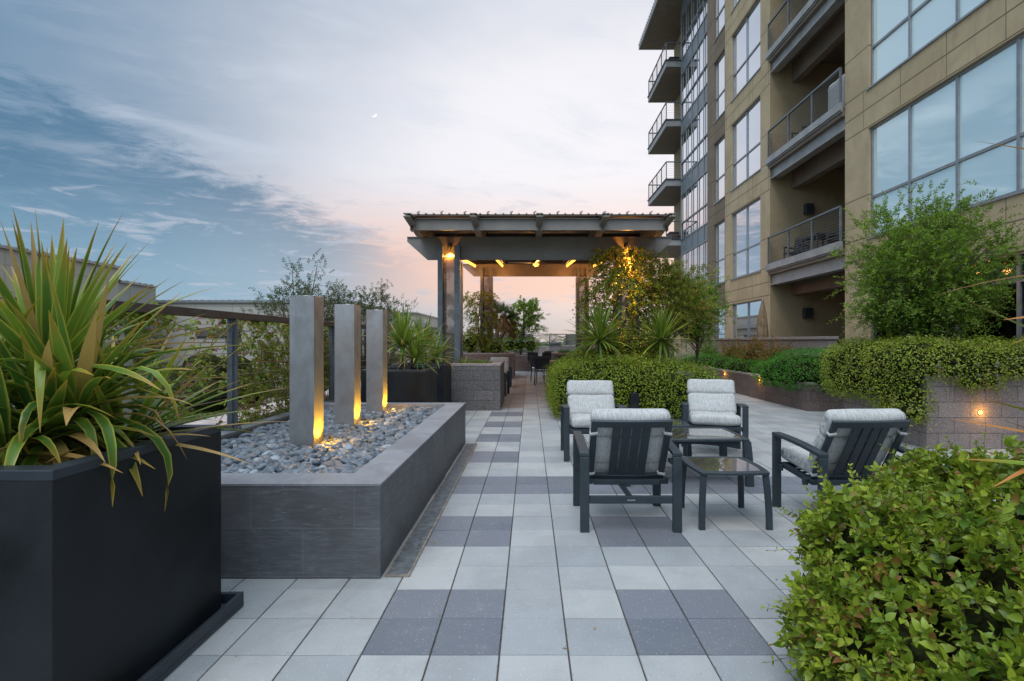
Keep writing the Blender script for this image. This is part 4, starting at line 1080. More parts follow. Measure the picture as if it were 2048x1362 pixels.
# ------------------------------------------------------------------ lounge chairs
CH_GROUP = 'lounge chairs with pale striped cushions'
def make_lounge(label):
    t = empty('lounge_chair', (0, 0, 0), 0, label, 'armchair', CH_GROUP)
    hw = .3675; dy = .325
    for s in (-1, 1):
        for f in (-1, 1):
            zt = .577 if f < 0 else .625
            mb = MB(); x = s*(hw-.033); y = f*(dy-.0175)
            mb.box(x-.033, x+.033, y-.0175, y+.0175, 0, zt-.03); mb.build('leg', m_frame, t, bevel=.006)
        mb = MB(); pts = []
        for k in range(9):
            q = k/8; y = -dy+2*dy*q; pts.append((s*(hw-.033), y, .577-.014+.048*q+.012*math.sin(q*math.pi)))
        for a, b in zip(pts[:-1], pts[1:]): pass
        n = len(pts); vs = []
        for (x, y, z) in pts:
            for dx, dz in ((-.035, -.016), (.035, -.016), (.035, .014), (-.035, .014)): vs.append((x+dx, y, z+dz))
        fs = [(i*4+k, i*4+(k+1) % 4, i*4+4+(k+1) % 4, i*4+4+k) for i in range(n-1) for k in range(4)]+[(3, 2, 1, 0), tuple((n-1)*4+k for k in range(4))]
        mb.add(vs, fs); mb.build('arm', m_frame, t, bevel=.006)
    # seat frame slopes down to the back
    mb = MB()
    for s in (-1, 1): mb.bar((s*.275, .30, .352), (s*.275, -.12, .315), .045, .04)
    mb.bar((-.2975, .30, .352), (.2975, .30, .352), .04, .045); mb.bar((-.25, -.12, .315), (.25, -.12, .315), .04, .04)
    for k in range(5): y = -.04+k*.075; mb.bar((-.252, y, .325+k*.006), (.252, y, .325+k*.006), .045, .008)
    for s in (-1, 1):
        mb.bar((s*.298, .285, .335), (s*.332, .285, .335), .035, .05); mb.bar((s*.298, -.06, .31), (s*.332, -.06, .31), .035, .05); mb.bar((s*.31, -.30, .50), (s*.31, -.2, .50), .03, .03)
    mb.build('seat_frame', m_frame, t, bevel=.004)
    # back frame, leaning
    A = Vector((0, -.075, .335)); Bp = Vector((0, -.350, .805)); d = (Bp-A).normalized(); nrm = Vector((0, -d.z, d.y))
    L = (Bp-A).length
    def bp(x, t_, off=0): 
        bow = .030*(1-(x/.29)**2)    # rails bow backwards in plan
        p = A+d*(t_*L)+nrm*(off+bow*.0); return Vector((x, p.y-bow, p.z))
    def strip_(mb, path, w, h, wdir):
        vs = []; n = len(path)
        for p in path:
            for a, c in ((-w/2, -h/2), (w/2, -h/2), (w/2, h/2), (-w/2, h/2)): vs.append(p+wdir*a+nrm*c)
        fs = [(i*4+(k+1) % 4, i*4+k, i*4+4+k, i*4+4+(k+1) % 4) for i in range(n-1) for k in range(4)]+[(0, 1, 2, 3), tuple((n-1)*4+k for k in (3, 2, 1, 0))]
        mb.add(vs, fs)
    mb = MB(); xs = [-.29+.58*k/12 for k in range(13)]
    strip_(mb, [bp(x, .97) for x in xs], .055, .022, d); strip_(mb, [bp(x, .03) for x in xs], .05, .022, d)
    for s in (-1, 1): strip_(mb, [bp(s*.268, q) for q in (.08, .5, .92)], .046, .022, Vector((1, 0, 0)))
    mb.build('back_frame', m_frame, t, bevel=.003)
    for x in (-.108, -.036, .036, .108):
        mb = MB(); strip_(mb, [bp(x, q) for q in (.075, .3, .6, .925)], .058, .012, Vector((1, 0, 0))); mb.build('back_slat', m_frame, t, bevel=.003)
    mb = MB(); mb.box(-.301, .301, -dy+.004, -dy+.034, .208, .262); st = mb.build('stretcher', m_frame, t, bevel=.004)
    mb = MB(); mb.box(-.03, .03, -dy+.0025, -dy+.0039, .229, .240); mb.build('name_plate', m_alu, st)
    mb = MB(); mb.bar((0, -.30, .245), (-.06, .05, .318), .03, .03); mb.build('strut', m_frame, t, bevel=.003)
    # cushions
    M = Matrix.Translation((0, .135, .432)) @ Matrix.Rotation(R(5), 4, 'X')
    mb = MB(); mb.rbox((.575, .43, .115), .045, 12, .018, M, .0025, 1); c = mb.build('seat_cushion', m_fabric, t, smooth=True)
    ang = math.atan2(d.y, d.z)
    def cm(q, off): 
        p = A+d*q-nrm*off; return Matrix.Translation((0, p.y, p.z)) @ Matrix.Rotation(-ang, 4, 'X') @ Matrix.Rotation(R(90), 4, 'X')
    mb = MB(); mb.rbox((.575, .28, .11), .045, 12, .014, cm(.245, .075), .003, 2); mb.rbox((.58, .215, .115), .048, 12, .016, cm(.475, .075), .004, 3); mb.rbox((.56, .13, .10), .04, 8, .0, cm(.075, .075), .002, 4)
    mb.build('back_cushion', m_fabric, t, smooth=True)
    for s in (-1, 1):
        for q in (.82, .10):
            p = bp(s*.268, q); mb = MB()
            for k, (w_, h_) in enumerate(((.062, .034),)):
                Mx = Matrix.Translation(p) @ Matrix.Rotation(-ang+ R(0), 4, 'X') @ Matrix.Rotation(R(s*12), 4, 'Y')
                mb.rbox((.064, .044, .024), .010, 4, 0, Mx, .002, 5)
            mb.build('strap', m_strap, t, smooth=True)
    return t
chair0 = make_lounge('charcoal lounge chair nearest the camera, seen from behind, left of the small side table')
def place(o, x, y, rz): o.location = (x, y, 0); o.rotation_euler = (0, 0, rz)
place(chair0, .73, 4.105, 0)
for x, y, rz, lab in ((2.41, 4.09, R(4), 'charcoal lounge chair seen from behind, partly hidden by the leafy foreground shrub'),
                      (.755, 6.33, R(180), 'charcoal lounge chair facing the camera at the left back, partly hidden by the nearest chair'),
                      (2.27, 6.52, R(180-14), 'charcoal lounge chair facing the camera at the right back, behind the glass coffee table'),
                      (-.93, 15.9, R(180), 'lounge chair with sandy cushions under the pergola beside the brown block planter'),
                      (-.93, 13.5, R(-5), 'dark lounge chair mostly hidden behind the grey block planter, only its arm and leg showing')):
    c = copy_tree(chair0); c['label'] = lab; place(c, x, y, rz)

# ------------------------------------------------------------------ glass tables
def glass_table(x, y, w, d, h, label, rz=0, cat='side table', name='side_table', bulge=.025, leg=.045, arch=False):
    t = empty(name, (x, y, 0), rz, label, cat, None)
    def outline(w, d, k, n=8):
        P = []; c = [(-w/2, -d/2), (w/2, -d/2), (w/2, d/2), (-w/2, d/2)]; nr = [(0, -1), (1, 0), (0, 1), (-1, 0)]
        for i in range(4):
            a = c[i]; b = c[(i+1) % 4]
            for j in range(n):
                q = j/n; bb = k*4*q*(1-q); P.append((a[0]+(b[0]-a[0])*q+nr[i][0]*bb, a[1]+(b[1]-a[1])*q+nr[i][1]*bb))
        return P
    O = outline(w, d, bulge); I = outline(w-.09, d-.09, bulge*.8); n = len(O)
    mb = MB(); vs = [(*p, h-.024) for p in O]+[(*p, h-.004) for p in O]+[(*p, h) for p in I]+[(*p, h-.026) for p in I]; fs = []
    for i in range(n):
        j = (i+1) % n; fs += [(i, j, n+j, n+i), (n+i, n+j, 2*n+j, 2*n+i), (2*n+i, 2*n+j, 3*n+j, 3*n+i), (3*n+i, 3*n+j, j, i)]
    mb.add(vs, fs); mb.build('table_frame', m_frame, t, bevel=.003)
    mb = MB(); mb.prism([(p[0]*1.0, p[1]*1.0) for p in I], h-.012, h-.004); mb.build('glass_top', m_glass_tbl, t)
    for sx in (-1, 1):
        for sy in (-1, 1):
            mb = MB(); x1 = sx*(w/2-.035); y1 = sy*(d/2-.035); pts = []
            for k in range(7):
                q = k/6; s_ = .018*math.sin(q*math.pi*.5)-.012; pts.append(Vector((x1+sx*(.012+.02*(1-(1-q)**2)), y1+sy*(.012+.02*(1-(1-q)**2)), (h-.025)*(1-q))))
            for a, b in zip(pts[:-1], pts[1:]): pass
            vs = []
            for p in pts:
                for dx, dy in ((-leg/2, -leg*.3), (leg/2, -leg*.3), (leg/2, leg*.3), (-leg/2, leg*.3)): vs.append((p.x+dx, p.y+dy, p.z))
            fs = [(i*4+(k+1) % 4, i*4+k, i*4+4+k, i*4+4+(k+1) % 4) for i in range(6) for k in range(4)]+[(0, 1, 2, 3), (27, 26, 25, 24)]
            mb.add(vs, fs); mb.build('leg', m_frame, t, bevel=.004)
    if arch:
        for sy in (-1, 1):
            mb = MB(); yy = sy*(d/2-.05); m = 10; vs = []
            for k in range(m+1):
                q = k/m; xx = -w/2+.09+(w-.18)*q; lo = h-.10+.045*math.sin(q*math.pi)
                vs += [(xx, yy-.012, lo), (xx, yy+.012, lo), (xx, yy+.012, h-.03), (xx, yy-.012, h-.03)]
            fs = [(i*4+(k+1) % 4, i*4+k, i*4+4+k, i*4+4+(k+1) % 4) for i in range(m) for k in range(4)]+[(0, 1, 2, 3), tuple(m*4+k for k in (3, 2, 1, 0))]
            mb.add(vs, fs); mb.build('apron', m_frame, t, bevel=.003)
    return t
glass_table(1.505, 4.10, .50, .52, .425, 'small glass topped side table between the two near lounge chairs')
glass_table(1.52, 6.05, .50, .50, .45, 'small side table half hidden behind the coffee table, between the two far chairs')
glass_table(1.50, 5.33, 1.18, .68, .45, 'larger glass coffee table in the middle of the four lounge chairs', 0, 'coffee table', 'coffee_table', .02, .075, True)
t_ = empty('bollard_lamp', (1.72, 8.9, 0), label='short dark square bollard in front of the rounded hedge', cat='bollard')
mb = MB(); mb.box(1.655, 1.795, 8.62, 8.76, .03, .52); W(mb.build('post', m_black, t_, bevel=.005))
mb = MB(); mb.box(1.63, 1.82, 8.60, 8.78, 0, .028); W(mb.build('base', m_black, t_, bevel=.003))

# ------------------------------------------------------------------ dining set under the pergola
def make_dining(label):
    t = empty('dining_chair', (0, 0, 0), 0, label, 'chair', 'dark sling dining chairs under the pergola')
    mb = MB(); mb.box(-.22, .22, -.2, .23, .44, .455); mb.build('seat', m_sling, t)
    mb = MB(); mb.bar((0, -.215, .50), (0, -.29, .87), .44, .014, (0, 1, 0)); mb.build('backrest', m_sling, t)
    for s in (-1, 1):
        mb = MB(); mb.bar((s*.235, .23, 0), (s*.235, .23, .66), .028, .028); mb.build('leg', m_frame, t)
        mb = MB(); mb.bar((s*.235, -.24, 0), (s*.235, -.21, .45), .028, .028, (0, 1, 0)); mb.bar((s*.235, -.21, .45), (s*.235, -.295, .88), .028, .028, (0, 1, 0)); mb.build('leg', m_frame, t)
        mb = MB(); mb.bar((s*.235, -.25, .665), (s*.235, .25, .665), .045, .022, (1, 0, 0)); mb.build('arm', m_frame, t)
    mb = MB(); mb.bar((-.235, .23, .44), (.235, .23, .44), .03, .03); mb.bar((-.235, -.21, .44), (.235, -.21, .44), .03, .03); mb.bar((-.235, -.294, .875), (.235, -.294, .875), .025, .025)
    mb.build('seat_frame', m_frame, t)
    return t
dc0 = make_dining('nearest dark dining chair, seen from behind at the left end of the table'); place(dc0, .42, 16.75, R(-8))
for x, y, rz, lab in ((.32, 17.75, R(-75), 'dark dining chair facing the left end of the near table'),
                      (1.2, 18.4, R(176), 'dark dining chair on the far side of the near table'),
                      (.22, 23.6, R(-20), 'dark dining chair at the left end of the farther table'),
                      (.78, 23.2, R(0), 'dark dining chair on the near side of the farther table, left one'),
                      (1.32, 23.2, R(4), 'dark dining chair on the near side of the farther table, right one'),
                      (.95, 25.5, R(180), 'dark dining chair on the far side of the farther table')):
    c = copy_tree(dc0); c['label'] = lab; place(c, x, y, rz)
def dining_table(x, y, w, d, label):
    t = empty('dining_table', (x, y, 0), 0, label, 'table', 'dining tables under the pergola')
    mb = MB(); mb.box(-w/2, w/2, -d/2, d/2, .70, .725); mb.build('tabletop', m_conc, t, bevel=.004)
    mb = MB(); mb.box(-w/2+.05, w/2-.05, -d/2+.05, -d/2+.08, .63, .699); mb.box(-w/2+.05, w/2-.05, d/2-.08, d/2-.05, .63, .699); mb.build('apron', m_frame, t)
    for a in (-1, 1):
        for b in (-1, 1): mb = MB(); mb.box(a*(w/2-.08)-.025, a*(w/2-.08)+.025, b*(d/2-.08)-.025, b*(d/2-.08)+.025, 0, .699); mb.build('leg', m_frame, t)
dining_table(1.35, 17.55, 1.5, .95, 'near dining table with a pale top, running behind the rounded hedge')
dining_table(1.1, 24.4, 1.6, .95, 'farther dining table beyond the rear pergola posts')

# ------------------------------------------------------------------ lower garden
t_ = empty('garden_trellis', (-12.6, 22, GZ), label='low brown timber pergola in the sunken garden below the railing', cat='pergola')
for x in (-14.3, -12.6, -10.9):
    for y in (20.5, 24.0):
        mb = MB(); mb.box(x-.12, x+.12, y-.12, y+.12, GZ, -1.15); W(mb.build('post', m_wood, t_))
for y in (20.5, 24.0):
    mb = MB(); mb.box(-15, -10.5, y-.1, y+.1, -1.15, -.93); W(mb.build('beam', m_wood, t_))
x = -14.9
while x < -10.5:
    mb = MB(); mb.box(x-.04, x+.04, 20.0, 24.6, -.928, -.80); W(mb.build('slat', m_wood, t_)); x += .24
for i, (x, y) in enumerate(((-12.4, 28), (-11.3, 28.5), (-9.9, 27.6))):
    t_ = empty('garden_chair', (x, y, GZ), label=['left', 'middle', 'right'][i]+'most pale chair in the sunken garden near the far building', cat='chair', group='pale chairs in the sunken garden')
    mb = MB(); mb.box(x-.25, x+.25, y-.25, y+.25, GZ+.42, GZ+.47); W(mb.build('seat', m_white, t_))
    mb = MB(); mb.bar((x, y+.25, GZ+.45), (x, y+.35, GZ+.95), .5, .03, (0, 1, 0)); W(mb.build('backrest', m_white, t_))
    for a in (-.22, .22):
        for b in (-.22, .22): mb = MB(); mb.box(x+a-.02, x+a+.02, y+b-.02, y+b+.02, GZ, GZ+.42); W(mb.build('leg', m_alu, t_))
# ------------------------------------------------------------------ foliage
def nrmz(a): return a/np.maximum(np.linalg.norm(a, axis=1, keepdims=True), 1e-9)
def leaves(name, P, D, N, L, Wd, m, parent=None, shape='r', tone=None, curl=.12, dead=None, world=True):
    P = np.asarray(P, float); n = len(P); D = nrmz(np.asarray(D, float)); N = np.asarray(N, float)
    N = nrmz(N-D*np.sum(N*D, 1, keepdims=True)+1e-6); Sd = np.cross(D, N)
    L = np.broadcast_to(np.asarray(L, float), (n,))[:, None]; Wd = np.broadcast_to(np.asarray(Wd, float), (n,))[:, None]
    tn = rng.random(n) if tone is None else np.clip(tone, 0, 1)
    dd = rng.random(n) if dead is None else dead
    if shape == 'r':
        V = np.stack([P, P+D*L*.5+Sd*Wd*.5+N*L*curl*.6, P+D*L-N*L*curl*.5, P+D*L*.5-Sd*Wd*.5+N*L*curl*.6], 1)
        g = np.array([0, .5, 1, .5]); b = np.arange(n)[:, None]*4
        F = [np.concatenate([b+np.array([[0, 1, 2]]), b+np.array([[0, 2, 3]])])]; k = 4
    else:
        c = curl
        V = np.stack([P, P+D*L*.28+Sd*Wd*.46+N*L*.06, P+D*L*.28, P+D*L*.28-Sd*Wd*.46+N*L*.06,
                      P+D*L*.66+Sd*Wd*.38+N*L*(.04-c*.35), P+D*L*.66-N*L*c*.42, P+D*L*.66-Sd*Wd*.38+N*L*(.04-c*.35), P+D*L*.98-N*L*c], 1)
        g = np.array([0, .3, .15, .3, .7, .5, .7, 1]); b = np.arange(n)[:, None]*8
        F = [np.concatenate([b+np.array([q]) for q in ((0, 2, 1), (0, 3, 2), (4, 5, 7), (5, 6, 7))]),
             np.concatenate([b+np.array([q]) for q in ((1, 2, 5, 4), (2, 3, 6, 5))])]; k = 8
    T4 = np.stack([np.repeat(tn[:, None], k, 1), np.repeat(g[None], n, 0), np.repeat(dd[:, None], k, 1), np.ones((n, k))], 2).reshape(-1, 4)
    o = np_mesh(name, V.reshape(-1, 3), F, m, parent, T4)
    if world and parent: W(o)
    return o
def sph(n): return nrmz(rng.normal(size=(n, 3)))
def lump_pts(lumps, dens, rough=.12, zmin=None):
    """points on the union of bumpy ellipsoids"""
    Ps = []; Ns = []; Ls = np.array(lumps, float)
    for i, (cx, cy, cz, rx, ry, rz) in enumerate(Ls):
        n = int(dens*4*math.pi*((rx*ry)**1.6/3+(rx*rz)**1.6/3+(ry*rz)**1.6/3)**(1/1.6)); d = sph(n)
        r = np.array([rx, ry, rz]); k = 1+rng.normal(size=(n, 1))*rough*.5-np.abs(rng.normal(size=(n, 1)))*rough*.9
        p = np.array([cx, cy, cz])+d*r*k; nn = nrmz(d/r)
        keep = np.ones(n, bool)
        for j, q in enumerate(Ls):
            if j != i: keep &= np.sum(((p-q[:3])/q[3:])**2, 1) > .80
        if zmin is not None: keep &= p[:, 2] > zmin
        Ps.append(p[keep]); Ns.append(nn[keep])
    return np.concatenate(Ps), np.concatenate(Ns)
def clump_noise(P, f=3.0, ph=0):
    x, y, z = P.T*f
    return .5+.25*(np.sin(x*1.9+ph+np.sin(y*2.3+z))+np.sin(y*2.1-z*1.7+1.3+np.sin(x*1.3)))*.9
def foliage(t, lumps, dens, L, Wd, m, shape='r', name='foliage', zmin=None, rough=.12, up=.35, flip=.6, curl=.12, core=True, coremat=None, bounds=None):
    P, N = lump_pts(lumps, dens, rough, zmin)
    if bounds is not None: k = bounds(P); P = P[k]; N = N[k]
    n = len(P); rnd = rng.normal(size=(n, 3))
    Nn = nrmz(N*.8+np.array([0, 0, up])+rnd*.5); D = nrmz(np.cross(Nn, rng.normal(size=(n, 3)))+N*.35+np.array([0, 0, .1]))
    tn = clump_noise(P, 2.2)*.55+rng.random(n)*.5-.05
    o = leaves(name, P, D, Nn, L*rng.uniform(.65, 1.25, n), Wd*rng.uniform(.75, 1.2, n), m, t, shape, tn, curl)
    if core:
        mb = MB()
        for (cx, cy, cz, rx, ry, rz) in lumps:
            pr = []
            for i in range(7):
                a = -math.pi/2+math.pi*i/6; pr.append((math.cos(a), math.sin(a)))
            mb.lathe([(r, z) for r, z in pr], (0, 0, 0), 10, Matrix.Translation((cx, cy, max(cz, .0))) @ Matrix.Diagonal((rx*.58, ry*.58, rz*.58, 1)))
        if bounds is None: W(mb.build('inner_shade_core', coremat or m_shade_core, t))
    return o
m_shade_core = M_('inner_shade_core', **mottled((.022, .026, .010), .5, 30, 1, bump=.8, bscale=60, spec=0))  # dark solid hulls for twigs and inner shade, the shade put into the colour
def sprigs(t, P0, D0, Ln, m, L, Wd, nl=7, stem=.0018, shape='l', droop=.25, name='sprigs', spread=.9, curl=.15, dead=None, stems=True, stemmat=None):
    """short leafy shoots: stems plus leaves in opposite pairs"""
    P0 = np.asarray(P0, float); n = len(P0); D0 = nrmz(np.asarray(D0, float)); Ln = np.broadcast_to(np.asarray(Ln, float), (n,))
    PP = []; DD = []; NN = []; LL = []; TT = []; GG = []; up = np.array([0, 0, 1.])
    side = nrmz(np.cross(D0, up+rng.normal(size=(n, 3))*.3)); upv = np.cross(side, D0)
    tone = rng.random(n); ds = rng.random(n)
    SV = []
    def at(q): return P0+D0*(Ln*q)[:, None]-up*(Ln*droop*q*q)[:, None]
    for i in range(nl):
        q = .15+.85*i/(nl-1); p = at(q)
        for s in (-1, 1):
            sd = side if i % 2 == 0 else upv
            d = nrmz(D0*(.55 if q < .95 else 1.5)+sd*s*spread+rng.normal(size=(n, 3))*.22); PP.append(p); DD.append(d)
            NN.append(nrmz(upv+D0*.2+rng.normal(size=(n, 3))*.35)); LL.append(L*(1.05-.45*q)*rng.uniform(.7, 1.2, n)); TT.append(np.clip(tone*.5+rng.random(n)*.3+.25*q, 0, 1)); GG.append(np.where(ds > .965, .99, rng.random(n)))
    P = np.concatenate(PP); D = np.concatenate(DD); N = np.concatenate(NN); Lf = np.concatenate(LL)
    o = leaves(name, P, D, N, Lf, Lf*Wd/L, m, t, shape, np.concatenate(TT), curl, np.concatenate(GG))
    if stems:
        ks = 4; V = []; a3 = [0, 2.094, 4.189]
        for k in range(ks):
            q = k/(ks-1); c = at(q)
            for a in a3: V.append(c+(side*math.cos(a)+upv*math.sin(a))*(stem*(1.2-.7*q)))
        V = np.stack(V, 1).reshape(-1, 3); b = np.arange(n)[:, None]*12; F = []
        for k in range(ks-1):
            for j in range(3): F.append(b+np.array([[k*3+j, k*3+(j+1) % 3, k*3+3+(j+1) % 3, k*3+3+j]]))
        s_ = np_mesh('stems', V, [np.concatenate(F)], stemmat or m_twig, t); s_['kind'] = 'stuff'
        if t: W(s_)
    return o

def tree_limbs(base, h, spread, seed, depth=3, r0=.06, lean=(0, 0), nb=5, upk=.6, gravity=0):
    rr = random.Random(seed); segs = []; tips = []
    def grow(p, d, L, r, k):
        pts = [p]; n = 4; q = p.copy(); dd = d.copy()
        for i in range(n):
            dd = (dd+Vector((rr.uniform(-1, 1), rr.uniform(-1, 1), rr.uniform(-.5, .7)))*.17+Vector((0, 0, gravity))).normalized(); q = q+dd*(L/n); pts.append(q.copy())
        segs.append((pts, [r*(1-.55*i/n) for i in range(n+1)]))
        if k == 0: tips.append((pts, dd)); return
        m = nb if k == depth else rr.choice((3, 4))
        for j in range(m):
            f = rr.uniform(.45, 1.0) if k < depth else rr.uniform(.35, 1.0)
            pp = pts[min(n, int(f*n))]; a = 2*math.pi*(j+rr.random())/m
            nd = Vector((math.cos(a), math.sin(a), upk+rr.uniform(-.2, .5))).normalized()*spread+dd*.6
            grow(pp, nd.normalized(), L*rr.uniform(.55, .8), r*.55, k-1)
        if k < depth: tips.append((pts, dd))
    grow(Vector(base), Vector((lean[0], lean[1], 1)).normalized(), h, r0, depth)
    return segs, tips
def branch_tree(name, base, h, spread, seed, label, m, leafL, leafW, per=60, rad=.25, depth=3, r0=.06, cat='tree', group=None, nb=5, upk=.6, lean=(0, 0), shape='r', squash=1, gravity=0, barkm=None):
    t = empty(name, base, label=label, cat=cat, group=group)
    segs, tips = tree_limbs(base, h, spread, seed, depth, r0, lean, nb, upk, gravity)
    mb = MB(); mb.tube(segs[0][0], segs[0][1], 8); tk = W(mb.build('trunk', barkm or m_bark, t, smooth=True))
    mb = MB()
    for p, r in segs[1:]: mb.tube(p, r, 5)
    W(mb.build('branches', barkm or m_bark, t, smooth=True))
    P = []; D = []; cl = []
    for (pts, d) in tips:
        n = per; q = rng.random(n)*len(pts[1:]); A = np.array([p[:] for p in pts])
        i = np.clip(q.astype(int), 0, len(pts)-2); f = (q-i)[:, None]; c = A[i]*(1-f)+A[i+1]*f
        off = rng.normal(size=(n, 3))*rad*np.array([1, 1, squash])*.5; P.append(c+off); D.append(nrmz(off+np.array(d[:])*.1+rng.normal(size=(n, 3))*.1)); cl.append(np.full(n, rng.random()))
    P = np.concatenate(P); D = np.concatenate(D); n = len(P); cl = np.concatenate(cl)
    N = nrmz(np.array([0, 0, 1.])+rng.normal(size=(n, 3))*.7)
    leaves('crown', P, D, N, leafL*rng.uniform(.6, 1.25, n), leafW*rng.uniform(.7, 1.2, n), m, t, shape, cl*.55+rng.random(n)*.45)
    return t

def spray_tree(name, base, c, rad, ncl, nsp, seed, label, m, L, Wd, sl=.3, clr=.14, tr=.05, cat='tree', group=None, nl=7, shape='r', up=.6, barkm=None, low=-.75, inner=.35, nodd=.35):
    """trunk, limbs to every leaf cluster, short leafy shoots on each"""
    t = empty(name, base, label=label, cat=cat, group=group); rr = random.Random(seed); c = np.array(c, float); rad = np.array(rad, float)
    cl = []
    while len(cl) < ncl:
        d = sph(1)[0]; r = rr.uniform(inner, 1.0)**.6*rr.uniform(.85, 1.12)
        if d[2]*r < low: continue
        cl.append(c+d*r*rad*(1 if rr.random() > .08 else 1.18))
    b = Vector(base); top = Vector(c+np.array([0, 0, rad[2]*.25])); mid = b.lerp(top, .5)+Vector((rr.uniform(-.1, .1), rr.uniform(-.1, .1), 0))
    mb = MB(); mb.tube([b, b.lerp(mid, .5), mid, mid.lerp(top, .5), top], [tr, tr*.9, tr*.75, tr*.5, tr*.3], 8); W(mb.build('trunk', barkm or m_bark, t, smooth=True))
    mb = MB(); P = []; D = []
    for q in cl:
        v = Vector(q); f = min(1, max(.1, (v.z-b.z)/(top.z-b.z)*.62-.05+rr.uniform(-.08, .05))); s = b.lerp(mid, f*2) if f < .5 else mid.lerp(top, f*2-1)
        m1 = s.lerp(v, .5)+Vector((rr.uniform(-1, 1), rr.uniform(-1, 1), rr.uniform(-.6, .3)))*.12*(v-s).length
        mb.tube([s, m1, v], [tr*.32, tr*.2, tr*.1], 4)
        o = (q-c)/rad; o = o/max(.2, np.linalg.norm(o))
        for k in range(nsp):
            P.append(q+np.array([rr.gauss(0, 1), rr.gauss(0, 1), rr.gauss(0, .8)])*clr); D.append(o*.75+np.array([0, 0, up])+np.array([rr.gauss(0, 1), rr.gauss(0, 1), rr.gauss(0, 1)])*.5)
    W(mb.build('branches', barkm or m_bark, t, smooth=True))['kind'] = 'stuff'
    sprigs(t, P, D, rng.uniform(.5, 1.2, len(P))*sl, m, L, Wd, nl=nl, shape=shape, name='crown', droop=nodd, stem=.0022)
    return t
def strap_head(leafs, c, n, L, w, a0=-25, a1=88, droop=.5, stiff=.35, seg=8, seed=0, sel=None, deadf=.12, bend=.0, pw=.8, fold=.35):
    """append strap leaves radiating from c; each is a tapering folded blade"""
    rr = random.Random(seed)
    for k in range(n):
        q = (k+.5)/n; az = k*2.399963+rr.uniform(-.3, .3)
        el = R(a0+(a1-a0)*(q**pw)+rr.uniform(-6, 6)); el = min(el, R(89))
        ln = L*rr.uniform(.72, 1.12); ww = w*rr.uniform(.8, 1.15); old = q < .35
        dead = .95 if (rr.random() < (deadf*2.2 if old else deadf*.35)) else rr.uniform(0, .8)
        dr = droop*rr.uniform(.3, 1.6)*(1.2-q)
        if rr.random() < bend: dr += rr.uniform(.8, 1.7)
        tw = rr.uniform(-.5, .5)
        if sel and not sel(az, el): continue
        pts = []; p = Vector(c)+Vector((math.cos(az), math.sin(az), 0))*.03; e = el
        for i in range(seg+1):
            pts.append(p.copy()); f = i/seg; e2 = e-dr*(f**1.6)*1.3 if dr < 1.0 else e-min(dr, 2.6)*(1/(1+math.exp(-(f-.5)*9)))
            d = Vector((math.cos(az+tw*f*.3)*math.cos(e2), math.sin(az+tw*f*.3)*math.cos(e2), math.sin(e2))); p = p+d*(ln/seg)
        leafs.append((pts, ww, rr.random(), dead, fold, tw))
def build_straps(name, leafs, m, parent):
    V = []; F4 = []; Tn = []; b = 0
    for pts, w, tn, dead, fold, tw in leafs:
        n = len(pts)
        for i, p in enumerate(pts):
            f = i/(n-1); d = (pts[min(i+1, n-1)]-pts[max(i-1, 0)]).normalized(); s = d.cross(Vector((0, 0, 1)))
            if s.length < .05: s = Vector((1, 0, 0))
            s.normalize(); s = Matrix.Rotation(tw*f, 3, d) @ s; u = s.cross(d)
            wf = w*(.55+.9*f if f < .35 else .865*(1-((f-.35)/.65)**1.7))/.865*.5
            wf = max(wf, .0006)
            V += [p-s*wf+u*wf*fold, p, p+s*wf+u*wf*fold]; Tn += [(tn, f, dead, 0), (tn, f, dead, 1), (tn, f, dead, 0)]
        for i in range(n-1):
            a = b+i*3; F4 += [(a, a+1, a+4, a+3), (a+1, a+2, a+5, a+4)]
        b += n*3
    return W(np_mesh(name, np.array([v[:] for v in V]), [np.array(F4)], m, parent, np.array(Tn)))
def yucca(name, base, heads, label, m, cat='plant', trunk=True, group=None):
    t = empty(name, base, label=label, cat=cat, group=group)
    if trunk:
        for h in heads:
            mb = MB(); c = h['c']; mb.tube([(base[0]+(c[0]-base[0])*.2, base[1]+(c[1]-base[1])*.2, base[2]-.02), ((base[0]+c[0])/2, (base[1]+c[1])/2, (base[2]+c[2])/2), c], [.05, .042, .035], 8); W(mb.build('trunk', m_bark, t, smooth=True))
    for h in heads:
        L = []; strap_head(L, **h); build_straps('leaf_rosette', L, m, t)
    return t

# ---- big spiky plant in the foreground planter
yucca('strap_leaf_plant', (-2.0, 2.18, .80), [
    dict(c=(-2.03, 2.22, 1.25), n=74, L=.68, w=.044, a0=-10, a1=88, droop=.30, seed=3, deadf=.13, bend=.04, pw=.8),
    dict(c=(-1.95, 2.12, 1.00), n=80, L=.55, w=.054, a0=-30, a1=75, droop=.8, seed=9, deadf=.16, bend=.38, pw=1.0),
    dict(c=(-1.86, 2.16, 1.10), n=46, L=.56, w=.050, a0=-15, a1=80, droop=.6, seed=101, deadf=.16, bend=.35, pw=.9),
    dict(c=(-1.98, 1.98, .95), n=40, L=.46, w=.046, a0=-25, a1=60, droop=.9, seed=102, deadf=.2, bend=.4, pw=1.0),
    dict(c=(-2.22, 2.05, 1.03), n=60, L=.55, w=.054, a0=-25, a1=80, droop=.8, seed=21, deadf=.16, bend=.30, pw=.8),
    dict(c=(-1.85, 2.38, .93), n=46, L=.66, w=.034, a0=-4, a1=60, droop=.30, seed=14, deadf=.18, bend=.05, pw=1.0)],
    'big spiky strap leaved plant with yellowing tips bursting out of the foreground black planter', l_yucca)
